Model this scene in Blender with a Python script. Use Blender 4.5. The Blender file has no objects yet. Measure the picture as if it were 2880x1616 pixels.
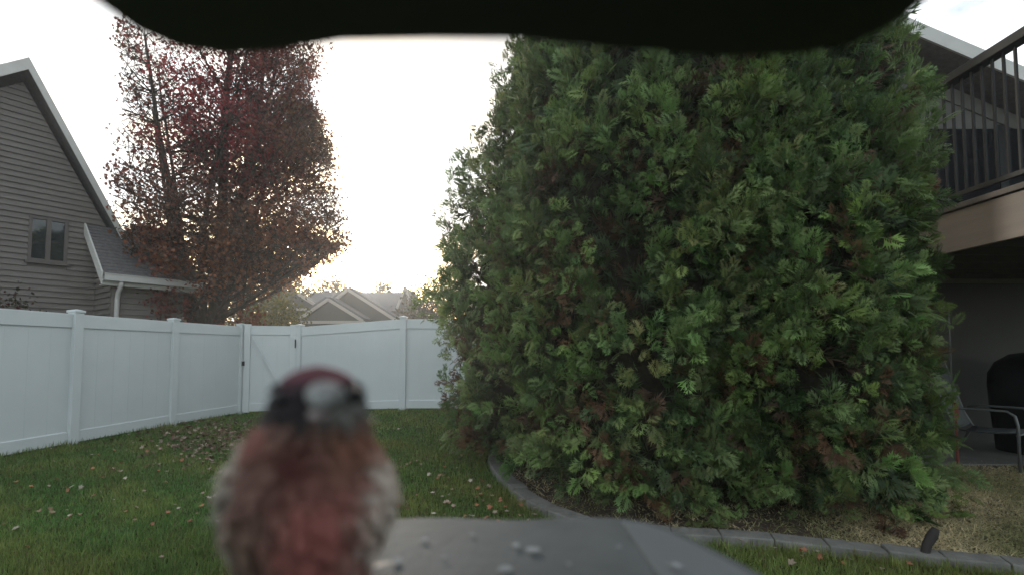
import bpy, bmesh, math, random
import numpy as np
from mathutils import Vector, Matrix, Quaternion
R = math.radians
random.seed(7); rng = np.random.default_rng(7)
scene = bpy.context.scene
C = scene.collection

# ------------------------------------------------------------------ camera
CAM = Vector((0, 0, 1.277)); PITCH = R(3.0); F = 1400.0; SH = 0.0367
cd = bpy.data.cameras.new('camera'); cam = bpy.data.objects.new('camera', cd); C.objects.link(cam)
cam.location = CAM; cam.rotation_euler = (R(90) + PITCH, 0, 0)
cd.sensor_width = 36; cd.lens = 36 * F / 2880; cd.shift_y = SH
cd.clip_start = 0.01; cd.clip_end = 2000
cd.dof.use_dof = True; cd.dof.focus_distance = 6.0; cd.dof.aperture_fstop = 4.0
scene.camera = cam

# ------------------------------------------------------------------ sky and sun
SUN_AZ, SUN_EL = R(-18), R(8.0)          # azimuth from +Y towards +X
w = bpy.data.worlds.new('World'); scene.world = w; w.use_nodes = True
nt = w.node_tree; bg = nt.nodes['Background']
sky = nt.nodes.new('ShaderNodeTexSky'); sky.sky_type = 'NISHITA'; sky.sun_disc = False
sky.sun_elevation = SUN_EL; sky.sun_rotation = SUN_AZ
sky.air_density = 1.0; sky.dust_density = 3.0; sky.ozone_density = 1.0
# thin bright evening cloud over the whole sky, bluer gaps between
tc = nt.nodes.new('ShaderNodeTexCoord'); mp = nt.nodes.new('ShaderNodeMapping'); mp.inputs['Scale'].default_value = (1.6, 1.6, 4.0)
nz = nt.nodes.new('ShaderNodeTexNoise'); nz.inputs['Scale'].default_value = 2.2; nz.inputs['Detail'].default_value = 7; nz.inputs['Roughness'].default_value = .6
cr = nt.nodes.new('ShaderNodeMapRange'); cr.inputs[1].default_value = .40; cr.inputs[2].default_value = .58; cr.inputs[3].default_value = .06; cr.inputs[4].default_value = .93
mx = nt.nodes.new('ShaderNodeMix'); mx.data_type = 'RGBA'; mx.inputs[7].default_value = (5.2, 5.5, 5.75, 1)
nt.links.new(tc.outputs['Generated'], mp.inputs[0]); nt.links.new(mp.outputs[0], nz.inputs['Vector']); nt.links.new(nz.outputs[0], cr.inputs[0])
nt.links.new(cr.outputs[0], mx.inputs[0]); nt.links.new(sky.outputs[0], mx.inputs[6]); nt.links.new(mx.outputs[2], bg.inputs['Color'])
bg.inputs['Strength'].default_value = 0.15
sl = bpy.data.lights.new('sun', 'SUN'); sl.energy = 2.0; sl.angle = R(1.5); sl.color = (1, .91, .80)
sun = bpy.data.objects.new('sun', sl); C.objects.link(sun)
sdir = Vector((math.sin(SUN_AZ) * math.cos(SUN_EL), math.cos(SUN_AZ) * math.cos(SUN_EL), math.sin(SUN_EL)))
sun.rotation_euler = sdir.to_track_quat('Z', 'Y').to_euler(); sun.location = (-10, 30, 20)
vs = scene.view_settings; vs.view_transform = 'Standard'; vs.look = 'None'; vs.gamma = 1; vs.exposure = 1.08
vs.use_curve_mapping = False
cy = scene.cycles; cy.use_denoising = True
cy.use_adaptive_sampling = True; cy.adaptive_threshold = .02; cy.max_bounces = 5; cy.diffuse_bounces = 2; cy.glossy_bounces = 3; cy.transmission_bounces = 4; cy.transparent_max_bounces = 8
cy.caustics_reflective = False; cy.caustics_refractive = False

# ------------------------------------------------------------------ helpers
def ray(px, py):
    v = Vector(((px - 1440) / F, (808 - py) / F + SH * 2880 / F, -1.0))
    return cam.rotation_euler.to_matrix() @ v
def at(px, py, Y):
    d = ray(px, py); return CAM + d * ((Y - CAM.y) / d.y)
def on_ground(px, py, z=0.0):
    d = ray(px, py); return CAM + d * ((z - CAM.z) / d.z)
def sstep(a, b, x):
    t = np.clip((x - a) / (b - a), 0, 1); return t * t * (3 - 2 * t)
def ground_z(x, y):
    return 0.13 * sstep(-4.6, -2.0, np.asarray(x, float)) * sstep(7.0, 9.8, np.asarray(y, float))

def tag(o, label=None, cat=None, group=None, kind=None):
    if label: o['label'] = label
    if cat: o['category'] = cat
    if group: o['group'] = group
    if kind: o['kind'] = kind
    return o
def empty(name, loc=(0, 0, 0), label=None, cat=None, group=None):
    o = bpy.data.objects.new(name, None); C.objects.link(o); o.location = loc
    o.empty_display_size = .1
    return tag(o, label, cat, group)
def link(name, me, parent=None):
    o = bpy.data.objects.new(name, me); C.objects.link(o)
    if parent is not None:
        o.parent = parent; o.matrix_parent_inverse = pmat(parent).inverted()
    return o
def pmat(o):
    m = Matrix.LocRotScale(o.location, o.rotation_euler, o.scale)
    if o.parent is not None: m = pmat(o.parent) @ o.matrix_parent_inverse @ m
    return m
def pm(name, verts, faces, mat, parent=None, smooth=False):
    me = bpy.data.meshes.new(name); me.from_pydata([tuple(v) for v in verts], [], faces); me.validate(); me.update()
    if mat: me.materials.append(mat)
    if smooth: me.polygons.foreach_set('use_smooth', [True] * len(me.polygons))
    return link(name, me, parent)
def np_mesh(name, V, Fc, mat, parent=None, cols=None, smooth=False):
    """V (n,3), Fc (m,k) with equal k."""
    me = bpy.data.meshes.new(name); n = len(V); m, k = Fc.shape
    me.vertices.add(n); me.vertices.foreach_set('co', np.ascontiguousarray(V, np.float32).ravel())
    me.loops.add(m * k); me.loops.foreach_set('vertex_index', np.ascontiguousarray(Fc, np.int32).ravel())
    me.polygons.add(m); me.polygons.foreach_set('loop_start', np.arange(0, m * k, k, dtype=np.int32))
    try: me.polygons.foreach_set('loop_total', np.full(m, k, np.int32))
    except Exception: pass
    if smooth: me.polygons.foreach_set('use_smooth', np.ones(m, bool))
    me.update(calc_edges=True)
    if cols is not None:
        a = me.color_attributes.new('tint', 'FLOAT_COLOR', 'POINT')
        c4 = np.ones((n, 4), np.float32); c4[:, :3] = cols; a.data.foreach_set('color', c4.ravel())
    if mat: me.materials.append(mat)
    return link(name, me, parent)
class MB:
    def __init__(s): s.v = []; s.f = []
    def add(s, vs, fs):
        b = len(s.v); s.v += [Vector(v) for v in vs]; s.f += [tuple(i + b for i in f) for f in fs]; return s
    def box(s, x0, x1, y0, y1, z0, z1):
        return s.hexa([(x0, y0, z0), (x1, y0, z0), (x1, y1, z0), (x0, y1, z0), (x0, y0, z1), (x1, y0, z1), (x1, y1, z1), (x0, y1, z1)])
    def hexa(s, p):
        return s.add(p, [(3, 2, 1, 0), (4, 5, 6, 7), (0, 1, 5, 4), (1, 2, 6, 5), (2, 3, 7, 6), (3, 0, 4, 7)])
    def frame_box(s, o, u, v, n, u0, u1, v0, v1, n0, n1):
        o, u, v, n = map(Vector, (o, u, v, n))
        P = lambda a, b, c: o + u * a + v * b + n * c
        return s.hexa([P(u0, v0, n0), P(u1, v0, n0), P(u1, v0, n1), P(u0, v0, n1), P(u0, v1, n0), P(u1, v1, n0), P(u1, v1, n1), P(u0, v1, n1)])
    def beam(s, a, b, wd, ht, up=(0, 0, 1)):
        a, b = Vector(a), Vector(b); d = (b - a).normalized(); sd = d.cross(Vector(up)).normalized(); u = sd.cross(d)
        q = [(-1, -1), (1, -1), (1, 1), (-1, 1)]
        vs = [a + sd * (x * wd / 2) + u * (y * ht / 2) for x, y in q] + [b + sd * (x * wd / 2) + u * (y * ht / 2) for x, y in q]
        return s.add(vs, [(0, 3, 2, 1), (4, 5, 6, 7), (0, 1, 5, 4), (1, 2, 6, 5), (2, 3, 7, 6), (3, 0, 4, 7)])
    def tube(s, pts, rads, n=8, cap=True):
        pts = [Vector(p) for p in pts]
        if not hasattr(rads, '__len__'): rads = [rads] * len(pts)
        b = len(s.v); ref = None
        for i, p in enumerate(pts):
            d = (pts[min(i + 1, len(pts) - 1)] - pts[max(i - 1, 0)]).normalized()
            if ref is None:
                ref = Vector((1, 0, 0)) if abs(d.x) < .8 else Vector((0, 1, 0))
            sd = (ref - d * ref.dot(d)).normalized(); ref = sd; up = d.cross(sd)
            for k in range(n):
                a = 2 * math.pi * k / n; s.v.append(p + (sd * math.cos(a) + up * math.sin(a)) * rads[i])
        for i in range(len(pts) - 1):
            for k in range(n):
                s.f.append((b + i * n + k, b + i * n + (k + 1) % n, b + (i + 1) * n + (k + 1) % n, b + (i + 1) * n + k))
        if cap:
            s.f.append(tuple(b + k for k in range(n))[::-1]); s.f.append(tuple(b + (len(pts) - 1) * n + k for k in range(n)))
        return s
    def prism(s, poly, off):
        n = len(poly); off = Vector(off); p = [Vector(v) for v in poly]
        return s.add(p + [v + off for v in p], [tuple(range(n))[::-1], tuple(range(n, 2 * n))] + [(i, (i + 1) % n, n + (i + 1) % n, n + i) for i in range(n)])
    def build(s, name, mat, parent=None, smooth=False, bevel=0):
        me = bpy.data.meshes.new(name); bm = bmesh.new()
        vs = [bm.verts.new(v) for v in s.v]
        for f in s.f:
            try: bm.faces.new([vs[i] for i in f])
            except ValueError: pass
        bmesh.ops.recalc_face_normals(bm, faces=bm.faces)
        if bevel: bmesh.ops.bevel(bm, geom=bm.edges[:], offset=bevel, segments=2, profile=.5, affect='EDGES', clamp_overlap=True)
        bm.to_mesh(me); bm.free()
        if mat: me.materials.append(mat)
        if smooth: me.polygons.foreach_set('use_smooth', [True] * len(me.polygons))
        return link(name, me, parent)

# ------------------------------------------------------------------ materials
def mat(name, col, rough=.6, metal=0, spec=.4, var=0.0, vscale=3.0, bump=0.0, bscale=40.0, col2=None, coat=0, stretch=None):
    m = bpy.data.materials.new(name); m.use_nodes = True; t = m.node_tree; b = t.nodes['Principled BSDF']
    b.inputs['Base Color'].default_value = (*col, 1); b.inputs['Roughness'].default_value = rough
    b.inputs['Metallic'].default_value = metal; b.inputs['Specular IOR Level'].default_value = spec
    if coat: b.inputs['Coat Weight'].default_value = coat
    tc = t.nodes.new('ShaderNodeTexCoord'); src = tc.outputs['Object']
    if stretch:
        mp = t.nodes.new('ShaderNodeMapping'); mp.inputs['Scale'].default_value = stretch
        t.links.new(src, mp.inputs[0]); src = mp.outputs[0]
    if var or col2:
        n = t.nodes.new('ShaderNodeTexNoise'); n.inputs['Scale'].default_value = vscale; n.inputs['Detail'].default_value = 6
        n.inputs['Roughness'].default_value = .65
        t.links.new(src, n.inputs['Vector'])
        rp = t.nodes.new('ShaderNodeValToRGB'); rp.color_ramp.elements[0].position = .32; rp.color_ramp.elements[1].position = .68
        c2 = col2 or tuple(c * (1 - var) for c in col)
        rp.color_ramp.elements[0].color = (*c2, 1); rp.color_ramp.elements[1].color = (*col, 1)
        t.links.new(n.outputs[0], rp.inputs[0]); t.links.new(rp.outputs[0], b.inputs['Base Color'])
    if bump:
        n2 = t.nodes.new('ShaderNodeTexNoise'); n2.inputs['Scale'].default_value = bscale; n2.inputs['Detail'].default_value = 5
        t.links.new(src, n2.inputs['Vector'])
        bp = t.nodes.new('ShaderNodeBump'); bp.inputs['Strength'].default_value = bump; bp.inputs['Distance'].default_value = .02
        t.links.new(n2.outputs[0], bp.inputs['Height']); t.links.new(bp.outputs[0], b.inputs['Normal'])
    return m
def leaf_mat(name, rough=.55, trans=.35, boost=1.0, spec=.3):
    """colour comes from the per-leaf 'tint' attribute; thin-leaf translucency"""
    m = bpy.data.materials.new(name); m.use_nodes = True; t = m.node_tree; b = t.nodes['Principled BSDF']
    at_ = t.nodes.new('ShaderNodeAttribute'); at_.attribute_name = 'tint'
    n = t.nodes.new('ShaderNodeTexNoise'); n.inputs['Scale'].default_value = 9; n.inputs['Detail'].default_value = 3
    tc = t.nodes.new('ShaderNodeTexCoord'); t.links.new(tc.outputs['Object'], n.inputs['Vector'])
    mr = t.nodes.new('ShaderNodeMapRange'); mr.inputs[1].default_value = .3; mr.inputs[2].default_value = .7
    mr.inputs[3].default_value = .75 * boost; mr.inputs[4].default_value = 1.25 * boost
    t.links.new(n.outputs[0], mr.inputs[0])
    vm = t.nodes.new('ShaderNodeVectorMath'); vm.operation = 'SCALE'
    t.links.new(at_.outputs['Color'], vm.inputs[0]); t.links.new(mr.outputs[0], vm.inputs['Scale'])
    t.links.new(vm.outputs[0], b.inputs['Base Color'])
    b.inputs['Roughness'].default_value = rough; b.inputs['Specular IOR Level'].default_value = spec
    if trans:
        tr = t.nodes.new('ShaderNodeBsdfTranslucent'); t.links.new(vm.outputs[0], tr.inputs['Color'])
        mx = t.nodes.new('ShaderNodeMixShader'); mx.inputs[0].default_value = trans
        t.links.new(b.outputs[0], mx.inputs[1]); t.links.new(tr.outputs[0], mx.inputs[2])
        t.links.new(mx.outputs[0], t.nodes['Material Output'].inputs['Surface'])
    return m
M = dict(
    vinyl=mat('white_vinyl', (.63, .675, .675), .38, var=.07, vscale=1.3, bump=.03, bscale=9),
    siding=mat('taupe_siding', (.175, .158, .138), .6, var=.25, vscale=2.2, bump=.12, bscale=25, stretch=(1, 1, 6)),
    trim=mat('pale_trim', (.62, .61, .57), .55, var=.12, vscale=4),
    shingle=mat('grey_shingle', (.155, .15, .15), .85, var=.45, vscale=16, bump=.5, bscale=60),
    metal_white=mat('painted_aluminium', (.6, .59, .56), .4, var=.1, vscale=5),
    glass=mat('window_glass', (.02, .025, .028), .04, spec=.9),
    winframe=mat('window_frame', (.11, .095, .085), .5),
    near_black=mat('near_black_matte', (.008, .009, .010), .9, spec=.03),
    dark_metal=mat('dark_metal', (.02, .02, .022), .45, metal=.4),
    far_siding=mat('grey_green_siding', (.085, .085, .072), .7, var=.12, vscale=.6),
    far_trim=mat('beige_trim', (.42, .38, .33), .6, var=.1, vscale=1),
    soil=mat('mulch_soil', (.12, .085, .058), .95, col2=(.045, .032, .022), vscale=14, bump=.9, bscale=45),
    concrete=mat('edging_concrete', (.20, .195, .175), .9, var=.38, vscale=9, bump=.35, bscale=60),
    bark=mat('maple_bark', (.085, .065, .05), .9, col2=(.04, .032, .024), vscale=7, bump=.8, bscale=18, stretch=(3, 3, .6)),
    cedar_bark=mat('cedar_bark', (.09, .06, .042), .9, col2=(.045, .03, .02), vscale=9, bump=.7, bscale=25, stretch=(3, 3, .5)),
    inner=mat('inner_twigs', (.028, .026, .014), .95, col2=(.012, .011, .006), vscale=16, bump=1.0, bscale=20),
    rail=mat('dark_bronze_rail', (.012, .013, .012), .6, spec=.2),
    deckwood=mat('deck_fascia', (.21, .17, .14), .65, var=.2, vscale=2.5, bump=.1, bscale=20, stretch=(4, .4, 4)),
    deckboard=mat('deck_board', (.12, .10, .085), .8, var=.3, vscale=5),
    stucco=mat('beige_stucco', (.12, .118, .105), .85, var=.15, vscale=2),
    rust=mat('red_paint', (.22, .045, .03), .6, var=.3, vscale=12),
    tubemetal=mat('grey_tube', (.16, .165, .165), .4, metal=.3),
    mesh_fabric=mat('grey_sling_fabric', (.13, .14, .142), .8, var=.2, vscale=30),
    black_cover=mat('black_vinyl_cover', (.009, .009, .010), .6, bump=.25, bscale=6),
    roofblack=mat('black_plastic', (.03, .03, .028), .5, var=.3, vscale=30, bump=.05, bscale=200),
    wood=mat('dark_stake', (.03, .026, .022), .8, var=.3, vscale=20),
    pole=mat('weathered_pole', (.33, .30, .26), .8, var=.2, vscale=3),
    concrete_patio=mat('patio_slab', (.2, .19, .175), .9, var=.25, vscale=3, bump=.2, bscale=30),
    beak=mat('horn_beak', (.27, .285, .275), .6, col2=(.15, .15, .15), vscale=120),
    eye=mat('dark_eye', (.004, .004, .004), .35, spec=.3),
    foot=mat('bird_foot', (.07, .05, .045), .6),
)
M['cedar'] = leaf_mat('cedar_foliage', .5, .32)
M['maple'] = leaf_mat('maple_foliage', .5, .38)
M['litter'] = leaf_mat('dry_leaf', .75, .15)
M['blade'] = leaf_mat('grass_blade', .5, .3)
M['plume'] = leaf_mat('feather', .8, .12, spec=.15)

# feeder tray: grey plastic with paler worn flecks
def tray_material():
    m = mat('grey_tray_plastic', (.066, .075, .077), .75, spec=.1, var=.3, vscale=22, bump=.05, bscale=150)
    return m
M['tray'] = tray_material()
def lawn_material():
    m = bpy.data.materials.new('lawn_turf'); m.use_nodes = True; t = m.node_tree; b = t.nodes['Principled BSDF']
    b.inputs['Roughness'].default_value = .95; b.inputs['Specular IOR Level'].default_value = .1
    tc = t.nodes.new('ShaderNodeTexCoord')
    def noise(s, d=6):
        n = t.nodes.new('ShaderNodeTexNoise'); n.inputs['Scale'].default_value = s; n.inputs['Detail'].default_value = d
        t.links.new(tc.outputs['Object'], n.inputs['Vector']); return n
    r1 = t.nodes.new('ShaderNodeValToRGB'); n1 = noise(.9); t.links.new(n1.outputs[0], r1.inputs[0])
    e = r1.color_ramp.elements; e[0].position = .35; e[1].position = .65; e[0].color = (.04, .06, .02, 1); e[1].color = (.07, .085, .03, 1)
    r2 = t.nodes.new('ShaderNodeValToRGB'); n2 = noise(38); t.links.new(n2.outputs[0], r2.inputs[0])
    e = r2.color_ramp.elements; e[0].position = .3; e[1].position = .7; e[0].color = (.35, .33, .3, 1); e[1].color = (1.25, 1.2, 1.1, 1)
    mx = t.nodes.new('ShaderNodeMix'); mx.data_type = 'RGBA'; mx.blend_type = 'MULTIPLY'; mx.inputs[0].default_value = 1
    t.links.new(r1.outputs[0], mx.inputs[6]); t.links.new(r2.outputs[0], mx.inputs[7]); t.links.new(mx.outputs[2], b.inputs['Base Color'])
    bp = t.nodes.new('ShaderNodeBump'); bp.inputs['Strength'].default_value = .8; bp.inputs['Distance'].default_value = .03
    n3 = noise(60); t.links.new(n3.outputs[0], bp.inputs['Height']); t.links.new(bp.outputs[0], b.inputs['Normal'])
    return m
M['lawn'] = lawn_material()

# ------------------------------------------------------------------ ground
def build_ground():
    xs = np.r_[-600, -200, -80, -40, -20, np.arange(-12, 12.01, .4), 20, 40, 80, 200, 600]
    ys = np.r_[-300, -80, -20, -5, np.arange(0, 14.01, .4), 20, 30, 60, 120, 300, 900]
    X, Y = np.meshgrid(xs, ys, indexing='ij'); Z = ground_z(X, Y)
    V = np.stack([X, Y, Z], -1).reshape(-1, 3); ny = len(ys)
    i, j = np.meshgrid(np.arange(len(xs) - 1), np.arange(ny - 1), indexing='ij'); a = (i * ny + j).ravel()
    Fc = np.stack([a, a + ny, a + ny + 1, a + 1], -1)
    o = np_mesh('lawn', V, Fc, M['lawn'], smooth=True); tag(o, kind='structure'); return o
lawn = build_ground()

# kerb line of the planting bed (ground points, left end behind the trees to the right edge of the yard)
kpx = [(1395, 1303), (1425, 1345), (1490, 1398), (1565, 1438), (1640, 1464), (1800, 1490), (2050, 1507), (2350, 1534), (2600, 1558), (2880, 1592)]
KP = [on_ground(x, y, .04) for x, y in kpx]
KP = [Vector((KP[0].x + .12, KP[0].y + 1.3, 0)), Vector((KP[0].x - .02, KP[0].y + .55, 0))] + [Vector((p.x, p.y, 0)) for p in KP]
KP.append(KP[-1] + (KP[-1] - KP[-2]) * 1.2)
def resample(P, n_per=12):
    out = []
    for i in range(len(P) - 1):
        p0, p1, p2, p3 = P[max(i - 1, 0)], P[i], P[i + 1], P[min(i + 2, len(P) - 1)]
        for k in range(n_per):
            t = k / n_per
            out.append(.5 * ((2 * p1) + (p2 - p0) * t + (2 * p0 - 5 * p1 + 4 * p2 - p3) * t * t + (3 * p1 - p0 - 3 * p2 + p3) * t ** 3))
    out.append(P[-1]); return out
KC = resample(KP)
def bed():
    m = MB(); b = [Vector((p.x, p.y, .012)) for p in KC] + [Vector((9.0, 3.2, .012)), Vector((9, 7.2, .012)), Vector((KC[0].x, 7.2, .012))]
    o = pm('planting_bed', b, [tuple(range(len(b)))], M['soil']); tag(o, kind='structure'); return b
BEDPOLY = np.array([(p.x, p.y) for p in bed()])
def in_poly(x, y, P):
    ins = np.zeros(x.shape, bool); n = len(P)
    for i in range(n):
        x0, y0 = P[i]; x1, y1 = P[(i + 1) % n]
        c = ((y0 > y) != (y1 > y)) & (x < (x1 - x0) * (y - y0) / (y1 - y0 + 1e-12) + x0); ins ^= c
    return ins
def kerb():
    root = empty('garden_edging', KC[0], 'curved grey concrete block edging round the evergreen bed', 'edging')
    d = [0]
    for a, b in zip(KC, KC[1:]): d.append(d[-1] + (b - a).length)
    L = d[-1]; step = .31
    def pos(s):
        s = min(max(s, 0), L)
        for i in range(len(d) - 1):
            if d[i + 1] >= s:
                t = (s - d[i]) / max(d[i + 1] - d[i], 1e-6); return KC[i].lerp(KC[i + 1], t)
        return KC[-1]
    s = 0
    while s < L - .1:
        ln = step + random.uniform(-.02, .02); a, b = pos(s + .003), pos(min(s + ln - .003, L)); t = (b - a).normalized()
        nrm = Vector((-t.y, t.x, 0)); W = .085; z1 = .062 + random.uniform(-.01, .012); mid = (a + b) / 2
        tl = random.uniform(-.006, .006)
        mb = MB(); mb.hexa([a - nrm * W + Vector((0, 0, -.03)), b - nrm * W + Vector((0, 0, -.03)), b + nrm * W + Vector((0, 0, -.03)), a + nrm * W + Vector((0, 0, -.03)),
                 a - nrm * (W - .012) + Vector((0, 0, z1 + tl)), b - nrm * (W - .012) + Vector((0, 0, z1 - tl)), b + nrm * (W - .012) + Vector((0, 0, z1 - tl)), a + nrm * (W - .012) + Vector((0, 0, z1 + tl))])
        mb.build('edging_block', M['concrete'], root, bevel=.008); s += ln
kerb()

# ------------------------------------------------------------------ white vinyl fence
FH = 1.80
def fence_post(parent, x, y, z0, ang, h=FH):
    mb = MB(); w = .063; u = Vector((math.cos(ang), math.sin(ang), 0)); n = Vector((-u.y, u.x, 0)); o = Vector((x, y, z0))
    mb.frame_box(o, u, (0, 0, 1), n, -w, w, -.05, h + .01, -w, w)
    p = mb.build('post', M['vinyl'], parent, bevel=.006)
    c = MB(); e = .074; z = h + .01
    P = lambda a, b, zz: o + u * a + n * b + Vector((0, 0, zz))
    c.add([P(-e, -e, z), P(e, -e, z), P(e, e, z), P(-e, e, z), P(-e, -e, z + .03), P(e, -e, z + .03), P(e, e, z + .03), P(-e, e, z + .03), P(0, 0, z + .052)],
          [(3, 2, 1, 0), (0, 1, 5, 4), (1, 2, 6, 5), (2, 3, 7, 6), (3, 0, 4, 7), (4, 5, 8), (5, 6, 8), (6, 7, 8), (7, 4, 8)])
    c.build('post_cap', M['vinyl'], p, bevel=.004); return p
def fence_bay(parent, a, b, h=FH):
    a, b = Vector(a), Vector(b); L = (b - a).xy.length; u = Vector((b.x - a.x, b.y - a.y, 0)) / L; n = Vector((u.y, -u.x, 0))
    sl = (b.z - a.z) / L; v = Vector((0, 0, 1)); us = u + Vector((0, 0, sl)); g = .06
    r = MB().frame_box(a, us, v, n, g, L - g, h - .20, h - .01, -.028, .028); r.build('top_rail', M['vinyl'], parent, bevel=.006)
    r = MB().frame_box(a, us, v, n, g, L - g, .03, .19, -.028, .028); r.build('bottom_rail', M['vinyl'], parent, bevel=.006)
    k = max(1, int(round((L - 2 * g) / .29))); wd = (L - 2 * g) / k
    for i in range(k):
        q = MB().frame_box(a, us, v, n, g + i * wd + .0004, g + (i + 1) * wd - .0004, .185, h - .195, -.011, .011)
        q.build('board', M['vinyl'], parent)
left_posts = [(-6.62, 1.6), (-6.42, 3.35), (-6.22, 5.11), (-6.03, 6.87), (-5.85, 8.60), (-5.58, 10.25)]
fl = empty('white_fence', (-6, 6, 0), 'white vinyl privacy fence running along the left in front of the taupe house', 'fence')
for i, (x, y) in enumerate(left_posts):
    j = min(i, len(left_posts) - 2); d = Vector(left_posts[j + 1]) - Vector(left_posts[j]); fence_post(fl, x, y, 0, math.atan2(d.y, d.x))
    if i < len(left_posts) - 1: fence_bay(fl, (x, y, 0), (*left_posts[i + 1], 0))
rp = [at(838, 1165, 10.55), at(1132, 1155, 9.9), at(1425, 1135, 9.9), Vector((2.2, 9.95, 0)), Vector((4.7, 10.0, 0))]
rp = [(p.x, p.y, float(ground_z(p.x, p.y))) for p in rp]
fr = empty('white_fence', rp[1], 'white vinyl privacy fence between the gate and the tall evergreens', 'fence')
for i, (x, y, z) in enumerate(rp):
    j = min(i, len(rp) - 2); d = Vector(rp[j + 1]) - Vector(rp[j]); fence_post(fr, x, y, z, math.atan2(d.y, d.x))
    if i < len(rp) - 1: fence_bay(fr, rp[i], rp[i + 1])
def gate():
    a = Vector((-5.515, 10.262, .03)); b = Vector((rp[0][0] - .066, rp[0][1] - .01, .03)); L = (b - a).length; u = (b - a).normalized(); n = Vector((u.y, -u.x, 0)); v = Vector((0, 0, 1))
    g = empty('fence_gate', a, 'white vinyl gate with diagonal brace and black latch in the fence corner', 'gate'); H = FH - .02
    for s in (0, L - .12): MB().frame_box(a, u, v, n, s, s + .12, 0, H + .03, -.045, .045).build('stile', M['vinyl'], g, bevel=.006)
    for z0, z1 in ((.02, .18), (H - .19, H)): MB().frame_box(a, u, v, n, .12, L - .12, z0, z1, -.03, .03).build('rail', M['vinyl'], g, bevel=.005)
    k = 3; wd = (L - .24) / k
    for i in range(k): MB().frame_box(a, u, v, n, .12 + i * wd + .001, .12 + (i + 1) * wd - .001, .18, H - .19, -.01, .01).build('board', M['vinyl'], g)
    br = MB(); p0 = a + u * .14 + v * (H - .22) + n * .022; p1 = a + u * (L - .14) + v * .2 + n * .022
    br.beam(p0, p1, .02, .06, n); br.build('brace', M['vinyl'], g)
    for z in (1.0,): MB().frame_box(a, u, v, n, -.03, .025, z - .045, z + .045, .046, .06).build('hinge', M['dark_metal'], g)
    MB().frame_box(a, u, v, n, L - .022, L + .0, H - .46, H - .28, .046, .066).build('latch', M['dark_metal'], g, bevel=.005)
gate()

# ------------------------------------------------------------------ neighbour's taupe house
HO = Vector((-8.62, 10.5, 0)); HU = Vector((.585, .811, 0)).normalized(); HN = Vector((HU.y, -HU.x, 0)); HV = Vector((0, 0, 1))
def on_wall(px, py, off):
    d = ray(px, py); s = ((HO - CAM).dot(HN) + off) / d.dot(HN); p = CAM + d * s
    return (p - HO).dot(HU), p.z
def HP(u, z, off): return HO + HU * u + HV * z + HN * off
def clip_interval(poly, z):
    xs = []
    for (u0, z0), (u1, z1) in zip(poly, poly[1:] + poly[:1]):
        if (z0 <= z) != (z1 <= z): xs.append(u0 + (u1 - u0) * (z - z0) / (z1 - z0))
    return (min(xs), max(xs)) if len(xs) >= 2 else None
def siding(parent, poly, off, hole=None, rev=.112, P=HP):
    zmin = min(p[1] for p in poly); zmax = max(p[1] for p in poly); z = zmin
    while z < zmax - .02:
        z1 = min(z + rev, zmax - .004)
        a, b = clip_interval(poly, z + .001), clip_interval(poly, z1)
        if a and b:
            spans = [(a[0], a[1], b[0], b[1])]
            if hole and z1 > hole[2] and z < hole[3]:
                spans = [(a[0], hole[0], b[0], hole[0]), (hole[1], a[1], hole[1], b[1])]
            for (l0, r0, l1, r1) in spans:
                if r0 - l0 < .03: continue
                mb = MB(); mb.hexa([P(l0, z, off), P(r0, z, off), P(r0, z, off + .036), P(l0, z, off + .036), P(l1, z1, off), P(r1, z1, off), P(r1, z1, off + .006), P(l1, z1, off + .006)])
                mb.build('siding_board', M['siding'], parent)
        z = z1 if z1 < z + rev - .01 else z + rev
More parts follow.
